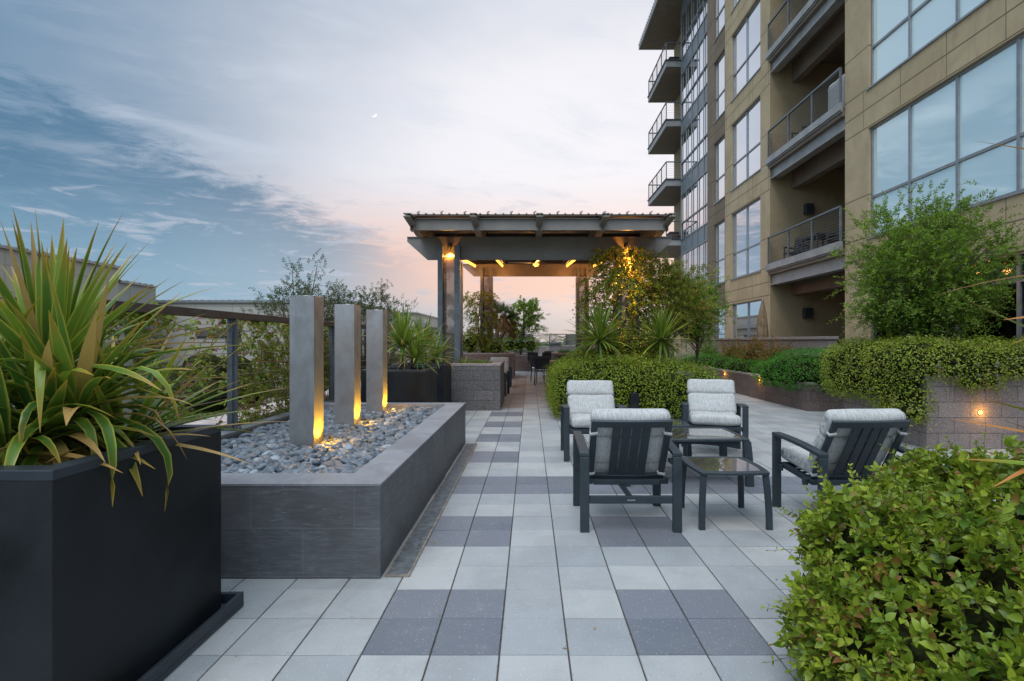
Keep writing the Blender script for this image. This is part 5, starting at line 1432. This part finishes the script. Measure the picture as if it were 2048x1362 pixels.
# ---- potted yuccas behind
yucca('potted_yucca', (-1.95, 8.15, .84), [
    dict(c=(-1.98, 8.15, 1.30), n=90, L=.66, w=.045, a0=-40, a1=88, droop=.35, seed=31, deadf=.22, pw=.7),
    dict(c=(-1.75, 8.0, 1.12), n=55, L=.5, w=.04, a0=-30, a1=85, droop=.4, seed=32, deadf=.2, pw=.8)],
    'spiky yucca in the nearer of the two black back planters', l_yucca2)
yucca('potted_yucca', (-1.95, 9.72, .85), [
    dict(c=(-1.95, 9.72, 1.28), n=70, L=.62, w=.04, a0=-40, a1=85, droop=.4, seed=41, deadf=.2, pw=.8),
    dict(c=(-1.72, 9.6, 1.08), n=50, L=.55, w=.038, a0=-30, a1=80, droop=.5, seed=42, deadf=.25, pw=.8)],
    'looser yucca in the farther black planter beside the grey block planter', l_yucca2)
# ---- yuccas in the hedge
yucca('hedge_yucca', (1.40, 10.4, .78), [
    dict(c=(1.32, 10.0, 1.40), n=110, L=.78, w=.046, a0=-45, a1=88, droop=.35, seed=51, deadf=.12, pw=.7),
    dict(c=(1.62, 10.25, 1.15), n=50, L=.55, w=.038, a0=-40, a1=80, droop=.4, seed=52, deadf=.12, pw=.8)],
    'spiky green yucca rising from the rounded hedge, the left one', l_yucca2)
yucca('hedge_yucca', (2.62, 10.4, .78), [
    dict(c=(2.50, 10.0, 1.40), n=120, L=.72, w=.040, a0=-45, a1=88, droop=.25, seed=61, deadf=.10, pw=.72)],
    'spiky green yucca rising from the rounded hedge, the right one with a star shaped head', l_yucca2)
# ---- yucca reaching in from the right edge
t_ = empty('strap_leaf_plant', (2.75, 2.35, 0), label='spiky plant at the right edge of the photo, only rust tipped leaf ends reaching in', cat='plant')
mb = MB(); mb.tube([(2.75, 2.35, 0), (2.72, 2.35, .6), (2.7, 2.35, 1.2)], [.05, .045, .04], 8); W(mb.build('trunk', m_bark, t_, smooth=True))
L = []
def blade(a, b, sag, w, tone, dead, seg=9):
    a = Vector(a); b = Vector(b); pts = [a.lerp(b, i/seg)+Vector((0, 0, sag*4*(i/seg)*(1-i/seg))) for i in range(seg+1)]; L.append((pts, w, tone, dead, .35, random.uniform(-.6, .6)))
def pt(px, py, Y): return ((px-1060)/1050*Y, Y, CAMH-(py-682)/1050*Y)
blade(pt(2330, 360, 2.3), pt(1942, 281, 2.2), .01, .035, .3, .97); blade(pt(2320, 420, 2.3), pt(2022, 350, 2.3), .0, .03, .2, .5)
blade(pt(2330, 560, 2.3), pt(1868, 592, 2.1), .06, .045, .5, .98); blade(pt(2300, 760, 2.3), pt(1925, 597, 2.2), -.01, .042, .8, .2)
blade(pt(2330, 900, 2.3), pt(1968, 798, 2.2), .0, .05, .9, .3); blade(pt(2330, 930, 2.3), pt(1903, 838, 2.2), .01, .04, .4, .96)
blade(pt(2320, 960, 2.3), pt(1985, 832, 2.4), .0, .03, .2, .96); blade(pt(2300, 640, 2.3), pt(2005, 640, 2.2), .02, .05, .3, .97)
blade(pt(2300, 640, 2.2), pt(2018, 690, 2.2), .03, .03, .1, .2); blade(pt(2330, 980, 2.2), pt(1925, 918, 2.1), .02, .05, .8, .2); blade(pt(2330, 840, 2.2), pt(1985, 975, 2.1), .03, .05, .9, .97)
strap_head(L, (2.72, 2.35, 1.2), 60, .62, .05, -20, 88, .4, seed=77, deadf=.2, sel=lambda az, el: math.cos(az) > -.25 or el > R(70))
build_straps('leaf_rosette', L, l_rust, t_)

# ---- foreground shrub
def front_shrub():
    t = empty('foreground_shrub', (2.1, 1.9, 0), label='large leafy green shrub with brown seed tips filling the lower right corner', cat='shrub')
    lumps = [(2.15, 2.0, .40, .78, .72, .40), (1.72, 1.80, .28, .50, .62, .34), (1.70, 2.30, .30, .38, .45, .36), (2.55, 2.35, .50, .60, .55, .42), (1.55, 1.45, .22, .40, .45, .32),
             (2.2, 1.35, .30, .75, .55, .36), (2.85, 1.8, .45, .5, .8, .45), (1.34, 1.95, .22, .32, .42, .30), (1.22, 1.62, .12, .22, .35, .22), (1.50, 2.25, .48, .30, .36, .26), (2.05, 2.55, .45, .42, .38, .38)]
    P, N = lump_pts(lumps, 400, .12, .02)
    keep = clump_noise(P, 6.0, 1.0)+rng.random(len(P))*.5 > .42; P = P[keep]; N = N[keep]
    n = len(P); D = nrmz(N*.8+np.array([0, 0, .55])+rng.normal(size=(n, 3))*.38)
    ln = rng.uniform(.08, .15, n); P0 = P-D*ln[:, None]*.75
    sprigs(t, P0, D, ln, l_front, .056, .034, nl=5, stem=.0016, name='foliage', droop=.2, curl=.28)
    # long shoots poking out
    idx = rng.choice(n, 380); D2 = nrmz(N[idx]*.8+np.array([-.15, 0, .6])+rng.normal(size=(380, 3))*.4)
    sprigs(t, P[idx]-D2*.05, D2, rng.uniform(.12, .25, 380), l_front, .034, .017, nl=7, stem=.0016, name='shoots', droop=.25, curl=.25)
    # dried seed heads
    idx = rng.choice(n, 130); mb = MB()
    for i in idx:
        p = Vector(P[i])+Vector(N[i])*random.uniform(.0, .06)
        for k in range(5):
            q = p+Vector((random.uniform(-1, 1), random.uniform(-1, 1), random.uniform(-1, 1)))*.009; r = random.uniform(.0025, .0045)
            mb.lathe([(0, -r), (r, 0), (0, r)], q, 5)
        mb.tube([Vector(P[i])-Vector(N[i])*.05, p], .0012, 3)
    W(mb.build('seed_heads', M_('seed_head', **mottled((.16, .075, .04), .4, 60, .9, bump=0)), t))['kind'] = 'stuff'
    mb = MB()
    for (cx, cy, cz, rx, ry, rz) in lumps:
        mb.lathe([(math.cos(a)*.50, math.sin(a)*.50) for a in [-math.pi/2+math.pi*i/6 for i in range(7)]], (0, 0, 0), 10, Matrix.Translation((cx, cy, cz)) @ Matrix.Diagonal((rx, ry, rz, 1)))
    W(mb.build('inner_shade_core', m_shade_core, t))  # solid dark core, painted shade seen in gaps between the leaves
front_shrub()

# ---- rounded hedge
def hedge():
    t = empty('rounded_hedge', (2.1, 10, 0), label='big rounded green hedge behind the lounge chairs, spilling to the ground', cat='hedge')
    lumps = []
    rr = random.Random(4)
    for x in np.arange(.78, 3.0, .34):
        for (y, z, r) in ((9.2, .30, .46), (9.2, .60, .42), (9.45, .78, .40), (10.0, .86, .40), (10.8, .84, .42), (11.5, .8, .42)):
            f = 1 if .9 < x < 2.7 else .86
            lumps.append((x+rr.uniform(-.08, .08), y+rr.uniform(-.07, .07)+(.15 if f < 1 else 0), (z+rr.uniform(-.04, .05))*f, r*f*rr.uniform(.85, 1.1), r*f*rr.uniform(.85, 1.1), r*f*rr.uniform(.7, .9)))
    for y in np.arange(9.3, 12, .4):
        for z in (.25, .6): lumps.append((.72+rr.uniform(-.06, .06), y, z, .34, .4, .36)); lumps.append((2.98+rr.uniform(-.06, .06), y, z, .34, .4, .36))
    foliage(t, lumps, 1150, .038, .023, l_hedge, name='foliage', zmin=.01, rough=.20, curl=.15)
    P, N = lump_pts(lumps, 60, .05, .05); n = len(P); D = nrmz(N+np.array([0, 0, .6])+rng.normal(size=(n, 3))*.5)
    sprigs(t, P-D*.03, D, rng.uniform(.08, .22, n), l_hedge, .030, .018, nl=5, shape='r', name='shoots')
hedge()

# ---- cascading shrub on the tall planter
def cascade():
    t = empty('cascading_shrub', (6, 6.8, 1.1), label='yellow green trailing shrub cascading over the corner of the tall taupe planter', cat='shrub')
    rr = random.Random(8); lumps = []
    for y in np.arange(6.95, 9.0, .3):
        for x in np.arange(5.25, 7.1, .34):
            lumps.append((x+rr.uniform(-.06, .06), y, 1.16+rr.uniform(-.05, .08), .32, .32, .22))
    for y in np.arange(6.9, 8.6, .24):           # over the left face
        low = .35 if y < 7.4 else .55
        z = 1.1
        while z > low+ (0 if y < 7.6 else .1): lumps.append((5.0+rr.uniform(-.05, .03), y+rr.uniform(-.08, .08), z, .20, .26, .2)); z -= .2
    for x, low in ((5.1, .95), (5.35, .98), (5.6, .85), (5.85, .78), (6.1, .95), (6.35, 1.0), (6.6, 1.02)):     # over the front face
        z = 1.14
        while z > low: lumps.append((x, 6.72+rr.uniform(-.04, .03), z, .22, .16, .14)); z -= .13
    foliage(t, lumps, 1350, .036, .018, l_casc, rough=.24, curl=.2, coremat=None)
    P, N = lump_pts(lumps, 40, .05); n = len(P); D = nrmz(N+np.array([0, 0, -.3])+rng.normal(size=(n, 3))*.6)
    sprigs(t, P-D*.03, D, rng.uniform(.08, .2, n), l_casc, .030, .015, nl=6, shape='r', name='shoots', droop=.8)
cascade()

def mound(name, lumps, label, m, dens, L, Wd, cat='shrub', group=None, sprig=True, **k):
    c = np.mean(np.array(lumps)[:, :3], 0); t = empty(name, (float(c[0]), float(c[1]), float(max(0, c[2]-.3))), label=label, cat=cat, group=group)
    foliage(t, lumps, dens, L, Wd, m, **k)
    if sprig:
        P, N = lump_pts(lumps, dens*.05, .05); n = len(P); D = nrmz(N+np.array([0, 0, .6])+rng.normal(size=(n, 3))*.4)
        sprigs(t, P-D*.03, D, rng.uniform(1.5, 4, n)*L, m, L*.8, Wd*.8, nl=5, shape='r', name='shoots')
    return t
def grid_lumps(x0, x1, y0, y1, z, r, st, seed, zr=.8, dome=.0):
    rr = random.Random(seed); o = []
    for x in np.arange(x0, x1+.01, st):
        for y in np.arange(y0, y1+.01, st):
            u = (x-(x0+x1)/2)/max(.01, (x1-x0)/2+r); v = (y-(y0+y1)/2)/max(.01, (y1-y0)/2+r)
            o.append((x+rr.uniform(-.1, .1)*st, y+rr.uniform(-.1, .1)*st, z-dome*(u*u+v*v)+rr.uniform(-.1, .1)*r, r*rr.uniform(.85, 1.15), r*rr.uniform(.85, 1.15), r*zr*rr.uniform(.85, 1.15)))
    return o
mound('green_mound', grid_lumps(5.55, 6.6, 10.5, 12.1, .90, .42, .4, 1, .75, .28)+[(5.4, 10.9, .62, .3, .4, .26), (5.4, 11.5, .62, .3, .4, .24), (5.75, 10.35, .66, .4, .3, .26), (6.3, 10.35, .66, .4, .3, .26)],
      'bright green mounded shrub spilling over the corner of the low brown planter', l_green, 700, .045, .018)
mound('green_mound', grid_lumps(5.75, 6.6, 13.2, 19.5, .70, .40, .5, 2, .62, .08), 'flatter bright green ground shrub running along the back of the low brown planter', l_green, 330, .05, .02)
for i, (x, y, s, lab) in enumerate(((6.35, 13.6, 1.0, 'reddish tipped shrub against the patio block wall, nearest of the row'), (6.3, 14.9, 1.05, 'reddish tipped shrub in the middle of the row before the patio wall'),
                                    (6.25, 16.2, 1.0, 'reddish tipped shrub third in the row before the patio wall'), (6.2, 18.2, .95, 'greener tipped shrub at the far end of the row by the patio wall'))):
    t_ = empty('tipped_shrub', (x, y, .5), label=lab, cat='shrub', group='reddish shrubs before the patio wall')
    n = 150; c = np.array([x, y, .95*s]); d = sph(n)*np.array([.45, .55, .55])*s; P = c+d*rng.uniform(.3, 1, (n, 1)); D = nrmz(d+np.array([0, 0, .8]))
    sprigs(t_, P-D*.1, D, rng.uniform(.2, .35, n), l_red if i < 3 else l_tree, .065, .026, nl=8, shape='r', name='foliage')
    foliage(t_, [(x, y, .85*s, .34, .42, .38)], 500, .055, .024, l_red if i < 3 else l_tree, name='inner_foliage')

# ---- dense tree in the tall planter
spray_tree('leafy_tree', (5.95, 7.95, 1.02), (5.95, 7.95, 2.40), (1.02, .8, 1.02), 130, 26, 12, 'dense fine leaved green tree rising from the tall taupe planter in front of the windows', l_tree, .056, .025, sl=.26, clr=.15, low=-.85)
foliage(bpy.data.objects['leafy_tree'], [(5.95, 7.95, 2.2, .62, .5, .6), (5.7, 7.9, 1.85, .5, .45, .4), (6.3, 8.0, 1.9, .5, .45, .45), (5.9, 7.9, 2.7, .4, .35, .4)], 700, .055, .024, l_tree, name='inner_crown', rough=.5, core=False)
# ---- vine and tree at the right front posts
def right_vine():
    t = empty('climbing_vine', (2.05, 11, .8), label='climbing vine on the right front pergola posts, lit orange from above', cat='vine')
    rr = random.Random(6); P = []; D = []
    for k in range(1400):
        z = rr.uniform(.9, 3.3); w = .72 if z < 2.7 else .50; a = rr.uniform(0, 6.28); r_ = w*math.sqrt(rr.random())
        P.append((1.98+math.cos(a)*r_*1.15, 11.0+math.sin(a)*r_*.7, z)); D.append((math.cos(a), math.sin(a), rr.uniform(-.8, .6)))
    sprigs(t, P, D, rng.uniform(.15, .35, len(P)), l_vine, .075, .042, nl=6, name='foliage', droop=.5)
    mb = MB()
    for k in range(6):
        x = 1.85+k*.08; mb.tube([(x, 11.0, .7), (x+rr.uniform(-.1, .1), 10.9, 1.6), (x+rr.uniform(-.15, .15), 10.95, 2.4), (x, 10.9, 3.1)], .012, 5)
    W(mb.build('stems', m_bark, t, smooth=True))
right_vine()
spray_tree('leafy_tree', (3.0, 11.4, .8), (3.05, 11.4, 2.15), (.75, .55, .85), 60, 16, 23, 'bright leafy small tree just right of the vine covered pergola posts', l_vine, .070, .034, sl=.28, tr=.035)
spray_tree('leafy_tree', (4.1, 13.0, .5), (4.05, 13.0, 2.15), (.62, .6, .85), 60, 16, 24, 'green small tree in front of the glass bay of the tall building', l_tree, .080, .034, sl=.28, tr=.035)
# ---- left rear posts: vine, bushes, shaggy trunk plant, small tree
def rear_vine():
    t = empty('climbing_vine', (-1.75, 20.3, .9), label='dark green vine wrapping the rear left pergola posts', cat='vine')
    rr = random.Random(16); P = []; D = []
    for k in range(480):
        z = rr.uniform(1.0, 3.3); a = rr.uniform(0, 6.28); r_ = (.55 if z > 2 else .35)*math.sqrt(rr.random())
        P.append((-1.95+math.cos(a)*r_, 20.2+math.sin(a)*.3, z)); D.append((math.cos(a), math.sin(a), rr.uniform(-.8, .4)))
    sprigs(t, P, D, rng.uniform(.15, .4, len(P)), l_vine, .09, .055, nl=6, name='foliage', droop=.5, shape='r')
    mb = MB(); mb.tube([(-1.9, 20.3, .9), (-2.0, 20.2, 2), (-1.9, 20.2, 3.2)], .02, 5); W(mb.build('stems', m_bark, t))
rear_vine()
mound('planter_bush', grid_lumps(-2.7, -2.0, 19.9, 20.6, 1.35, .38, .4, 31, .9, .1), 'rounded green bush in the brown planter left of the rear posts', l_hedge, 260, .07, .04)
mound('planter_bush', grid_lumps(-1.25, -.95, 19.7, 20.4, 1.15, .32, .35, 32, .9, .1), 'green bush in the brown planter right of the rear left posts', l_tree, 260, .07, .035)
mound('planter_bush', grid_lumps(-1.0, .0, 24.5, 25.2, 1.2, .45, .5, 33, .8, .15), 'soft pale green bush beyond the brown planter, before the far block wall', l_tree, 180, .09, .04)
block_planter('block_planter', -3.0, .1, 24.0, 25.8, .75, 'block planter beyond the pergola that holds the shaggy trunked plant', m_block_d)
def shaggy():
    t = empty('shaggy_yucca', (-1.6, 24.8, .7), label='tall tree yucca with grey green heads and a shaggy brown skirt of dry leaves', cat='tree')
    mb = MB(); mb.tube([(-1.7, 24.8, .7), (-1.6, 24.8, 1.4), (-1.5, 24.8, 2.2)], [.14, .11, .10], 10); mb.tube([(-1.65, 24.8, 1.1), (-1.2, 24.7, 1.8), (-1.05, 24.7, 2.3)], [.09, .08, .08], 8); W(mb.build('trunk', m_bark, t, smooth=True))
    for i, (c, r) in enumerate((((-1.75, 24.8, 2.95), .5), ((-1.25, 24.6, 2.75), .5), ((-.85, 24.8, 2.45), .4))):
        n = 420; d = sph(n); d[:, 2] = np.abs(d[:, 2])*1.0-.25; leaves('leaf_head', np.array([c])+d*.05, d, np.array([[0, 0, 1.]])+rng.normal(size=(n, 3))*.2, r*rng.uniform(.8, 1.1, n), .022, l_rost, t, 'r', None, .02)
        n = 520; d = sph(n)*np.array([.55, .55, 1]); d[:, 2] = -np.abs(d[:, 2])-.5; P = np.array([c])+np.stack([rng.normal(size=n)*.08, rng.normal(size=n)*.08, -rng.random(n)*.75], 1)
        leaves('dry_skirt', P, d, sph(n), r*rng.uniform(.7, 1.2, n), .022, l_shag, t, 'r', None, .05)
shaggy()
spray_tree('small_tree', (-.45, 24.9, .7), (-.25, 24.9, 2.45), (.72, .5, .95), 46, 10, 41, 'slender small tree with loose green leaves right of the shaggy yucca', l_tree, .11, .055, sl=.3, tr=.04)
# tufts in planters
def tufts(x0, x1, y0, y1, z, n, L, label, m, name='grass_tufts', cat='plants', el=(20, 80), w=.012, droop=.6):
    t = empty(name, ((x0+x1)/2, (y0+y1)/2, z), label=label, cat=cat); LL = []
    for i in range(n): strap_head(LL, (random.uniform(x0, x1), random.uniform(y0, y1), z), 14, L*random.uniform(.7, 1.2), w, el[0], el[1], droop, seed=i, deadf=.15, seg=4)
    build_straps('foliage', LL, m, t)
tufts(-2.4, -1.35, 10.7, 11.8, .86, 30, .26, 'yellowish strappy tufts in the left part of the grey block planter', l_yucca2, w=.022)
tufts(-1.3, -.85, 10.7, 11.8, .86, 26, .15, 'low grassy tufts in the right part of the grey block planter', l_yucca2)
tufts(1.15, 2.0, 19.6, 20.6, .86, 26, .22, 'low dark plants in the brown planter right of the dining table', l_green, w=.03)
mound('planter_bush', grid_lumps(3.4, 4.3, 19.8, 20.8, 1.3, .4, .45, 35, .9, .1), 'green bush in the brown planter at its right end behind the hedge', l_tree, 180, .08, .04)

# ---- trees and vine beyond the railing
spray_tree('feathery_tree', (-5.6, 13.2, GZ), (-5.55, 13.2, 1.35), (1.15, .9, 1.85), 110, 11, 52, 'dark feathery tree rising behind the nearest steel pillar, outside the railing', l_dark, .065, .028, sl=.36, clr=.16, tr=.09)
spray_tree('feathery_tree', (-4.85, 14.8, GZ), (-4.8, 14.8, 1.2), (.95, .8, 1.75), 80, 11, 57, 'dark feathery tree behind the middle and farthest steel pillars', l_dark, .065, .028, sl=.36, clr=.16, tr=.09)
spray_tree('feathery_tree', (-4.75, 17.2, GZ), (-4.7, 17.2, 1.35), (.8, .6, 1.8), 60, 9, 61, 'dark feathery tree farthest along the railing, behind the potted yuccas', l_dark, .07, .03, sl=.36, clr=.16, tr=.08)
def fence_vine(y0, y1, x, z0, z1, n, seed, label, m, L=.055, hang=.5, fl=True):
    t = empty('fence_vine', (x, (y0+y1)/2, GZ), label=label, cat='vine')
    rr = random.Random(seed); P = []; D = []; st = MB()
    runners = []
    for k in range(n//9):
        y = rr.uniform(y0, y1); z = rr.uniform(z0, z1); p = Vector((x+rr.uniform(-.12, .12), y, z)); d = Vector((rr.uniform(-.2, .2), rr.uniform(-1, 1), rr.uniform(-.4, .6))).normalized(); pts = [p.copy()]
        for i in range(9):
            d = (d+Vector((rr.uniform(-.4, .4), rr.uniform(-.6, .6), rr.uniform(-.6, .35)))).normalized(); d.x *= .4; p = p+d*.09; p.z = min(p.z, 1.60); pts.append(p.copy())
            P.append(p[:]); D.append((rr.uniform(-1, 1), rr.uniform(-1, 1), rr.uniform(-.8, .5)))
        st.tube(pts, .0035, 4)
    W(st.build('stems', m_twig, t))
    sprigs(t, P, D, rng.uniform(.04, .12, len(P)), m, L, L*.8, nl=3, name='foliage', droop=.3)
    if fl:
        mb = MB()
        for k in range(26):
            q = Vector(rr.choice(P))
            for j in range(4): 
                c = q+Vector((rr.uniform(-1, 1), rr.uniform(-1, 1), rr.uniform(-1, 1)))*.02; mb.box(c.x-.006, c.x+.006, c.y-.007, c.y+.007, c.z-.005, c.z+.005, None)
        W(mb.build('flowers', l_flower, t))['kind'] = 'stuff'
    return t
fence_vine(3.3, 4.5, -3.05, 1.2, 1.5, 330, 3, 'leafy green vine tangled on the railing behind the big spiky plant', l_vine, .062)
fence_vine(4.7, 5.6, -3.0, 1.1, 1.55, 100, 5, 'sparse flowering vine shoots around the visible railing post', l_vine, .05)
fence_vine(5.6, 8.2, -3.05, .8, 1.55, 1250, 6, 'dense orange green vine covering the railing behind the steel pillars', l_vine, .05)
# ---- sunken garden bushes
m2 = mound('garden_bush', [(-9.6, 15.5, -1.6, 1.1, 1.0, 1.2), (-8.6, 16.2, -1.9, .9, .9, 1.0), (-10.6, 16, -1.7, 1.0, 1.0, 1.1), (-9.9, 15.2, -2.8, 1.4, 1.0, 1.0)], 'big green garden bush with pink flowers below the railing', l_tree, 130, .14, .07, 'bush')
mb = MB()
for k in range(120):
    p = Vector((random.gauss(-9.2, .8), random.uniform(14.3, 15.0), random.gauss(-1.2, .5)))
    for j in range(3): q = p+Vector((random.uniform(-1, 1), random.uniform(-1, 1), random.uniform(-1, 1)))*.05; mb.lathe([(0, -.02), (.03, 0), (0, .02)], q, 5)
W(mb.build('flowers', l_flower, m2))['kind'] = 'stuff'
m3 = mound('garden_bush', [(-8.0, 13.2, -3.0, .9, .8, .7), (-9.0, 13.5, -2.9, .8, .8, .7)], 'low garden bush dotted with yellow flowers below the railing', l_green, 170, .10, .05, 'bush')
mb = MB()
for k in range(160):
    a = sph(1)[0]; p = Vector((-8.5+a[0]*1.3, 13.3-abs(a[1])*.85, -2.8+abs(a[2])*.6)); mb.lathe([(0, -.015), (.03, 0), (0, .015)], p, 5)
W(mb.build('flowers', l_yel, m3))['kind'] = 'stuff'
mound('garden_bush', [(-15.8, 28, -2.9, 1.6, 1.4, 1.1), (-18, 29, -2.8, 2.0, 1.4, 1.2)], 'dark rounded bush at the foot of the long grey building', l_dark, 60, .2, .1, 'bush')
mound('garden_bush', [(-8.5, 31, -2.6, 2.4, 1.2, .9), (-5.5, 33, -2.2, 2.2, 1.2, 1.6), (-12, 33, -2.8, 1.5, 1, .8)], 'low green hedge near the pale garden chairs', l_tree, 50, .2, .1, 'hedge')

# ---- palms and far trees
def palm(x, y, z, seed, s, label):
    t = empty('palm_tree', (x, y, GZ), label=label, cat='palm tree', group='palms beyond the far railing'); rr = random.Random(seed)
    mb = MB(); mb.tube([(x, y, GZ), (x+.05, y, (GZ+z)/2), (x, y, z)], [.22, .17, .16], 8); W(mb.build('trunk', m_bark, t, smooth=True))
    V = []; P = []; D = []
    for k in range(26):
        az = k*2.4; el = R(rr.uniform(-35, 75)); p = Vector((x, y, z)); n = 12
        for i in range(n):
            e = el-1.5*(i/n)**1.5; d = Vector((math.cos(az)*math.cos(e), math.sin(az)*math.cos(e), math.sin(e))); p = p+d*(1.7*s/n)
            for sd in (-1, 1):
                sv = d.cross(Vector((0, 0, 1))).normalized()*sd; P.append(p[:]); D.append((d*.6+sv*.8+Vector((0, 0, -.25)))[:])
    n = len(P); leaves('crown', P, D, np.tile([0, 0, 1.], (n, 1)), .42*s, .05*s, l_palm, t, 'r', None, .05)
for i, (x, y, z, lab) in enumerate(((.6, 52, .9, 'leftmost'), (2.1, 55, 1.1, 'second'), (3.9, 53, .9, 'third'), (5.4, 54, .7, 'rightmost'), (1.2, 60, .6, 'rear left'), (4.6, 62, .7, 'rear right'))):
    palm(x, y, z, i+3, 1.15, lab+' palm of the row seen through the far railing')
rr_ = random.Random(77); P = []
n = 9000; xs = rng.uniform(-90, 110, n); ys = 95+rng.uniform(0, 25, n); hs = 3.6+1.0*np.sin(xs*.22)+.8*np.sin(xs*.61+2); zs = GZ+rng.random(n)**.6*hs
o = leaves('distant_trees', np.stack([xs, ys, zs], 1), sph(n), sph(n), 1.1, .8, l_dark, None, 'r', None, .1); tag(o, 'hazy dark belt of far trees along the horizon', 'trees', kind='stuff')

# ---- grit and leaf crumbs gathered in the paving joints
n = 2600; cx = X0+rng.integers(-8, 14, n)*T+rng.normal(size=n)*.006; cy = rng.uniform(1.8, 9, n); k = rng.random(n) < .3
cx = np.where(k, rng.uniform(-2.2, 3.2, n), cx); cy = np.where(k & (rng.random(n) < .8), Y0+np.round((cy-Y0)/T)*T+rng.normal(size=n)*.006, cy)
ok = ~((cx < -.69) & (cy > 2.98)) & ~((cx < -1.45) & (cy < 2.8)); cx, cy = cx[ok], cy[ok]; n = len(cx); d = rng.normal(size=(n, 3)); d[:, 2] *= .1
o = leaves('joint_debris', np.stack([cx, cy, np.full(n, .0035)], 1), d, np.tile([0, 0, 1.], (n, 1))+rng.normal(size=(n, 3))*.3, rng.uniform(.003, .010, n), rng.uniform(.002, .005, n), m_twig, None, 'r', None, .2)
tag(o, 'fine brown grit and leaf crumbs gathered along the paving joints', 'debris', kind='stuff')
# ---- fallen leaves and twigs on the paving
for i in range(26):
    x = random.uniform(-1.2, 2.2); y = random.uniform(2.35, 6.5)
    if x < -.9 and y > 3: x += .6
    o = leaves('fallen_leaf', [(0, 0, .004)], [(math.cos(i), math.sin(i), .05)], [(0, .2, 1)], random.uniform(.018, .035), .010, l_shag, None, 'l', None, .3, world=False)
    o.location = (x, y, 0); tag(o, 'tiny dry brown leaf fallen on the paving', 'leaf', 'fallen leaves on the paving')
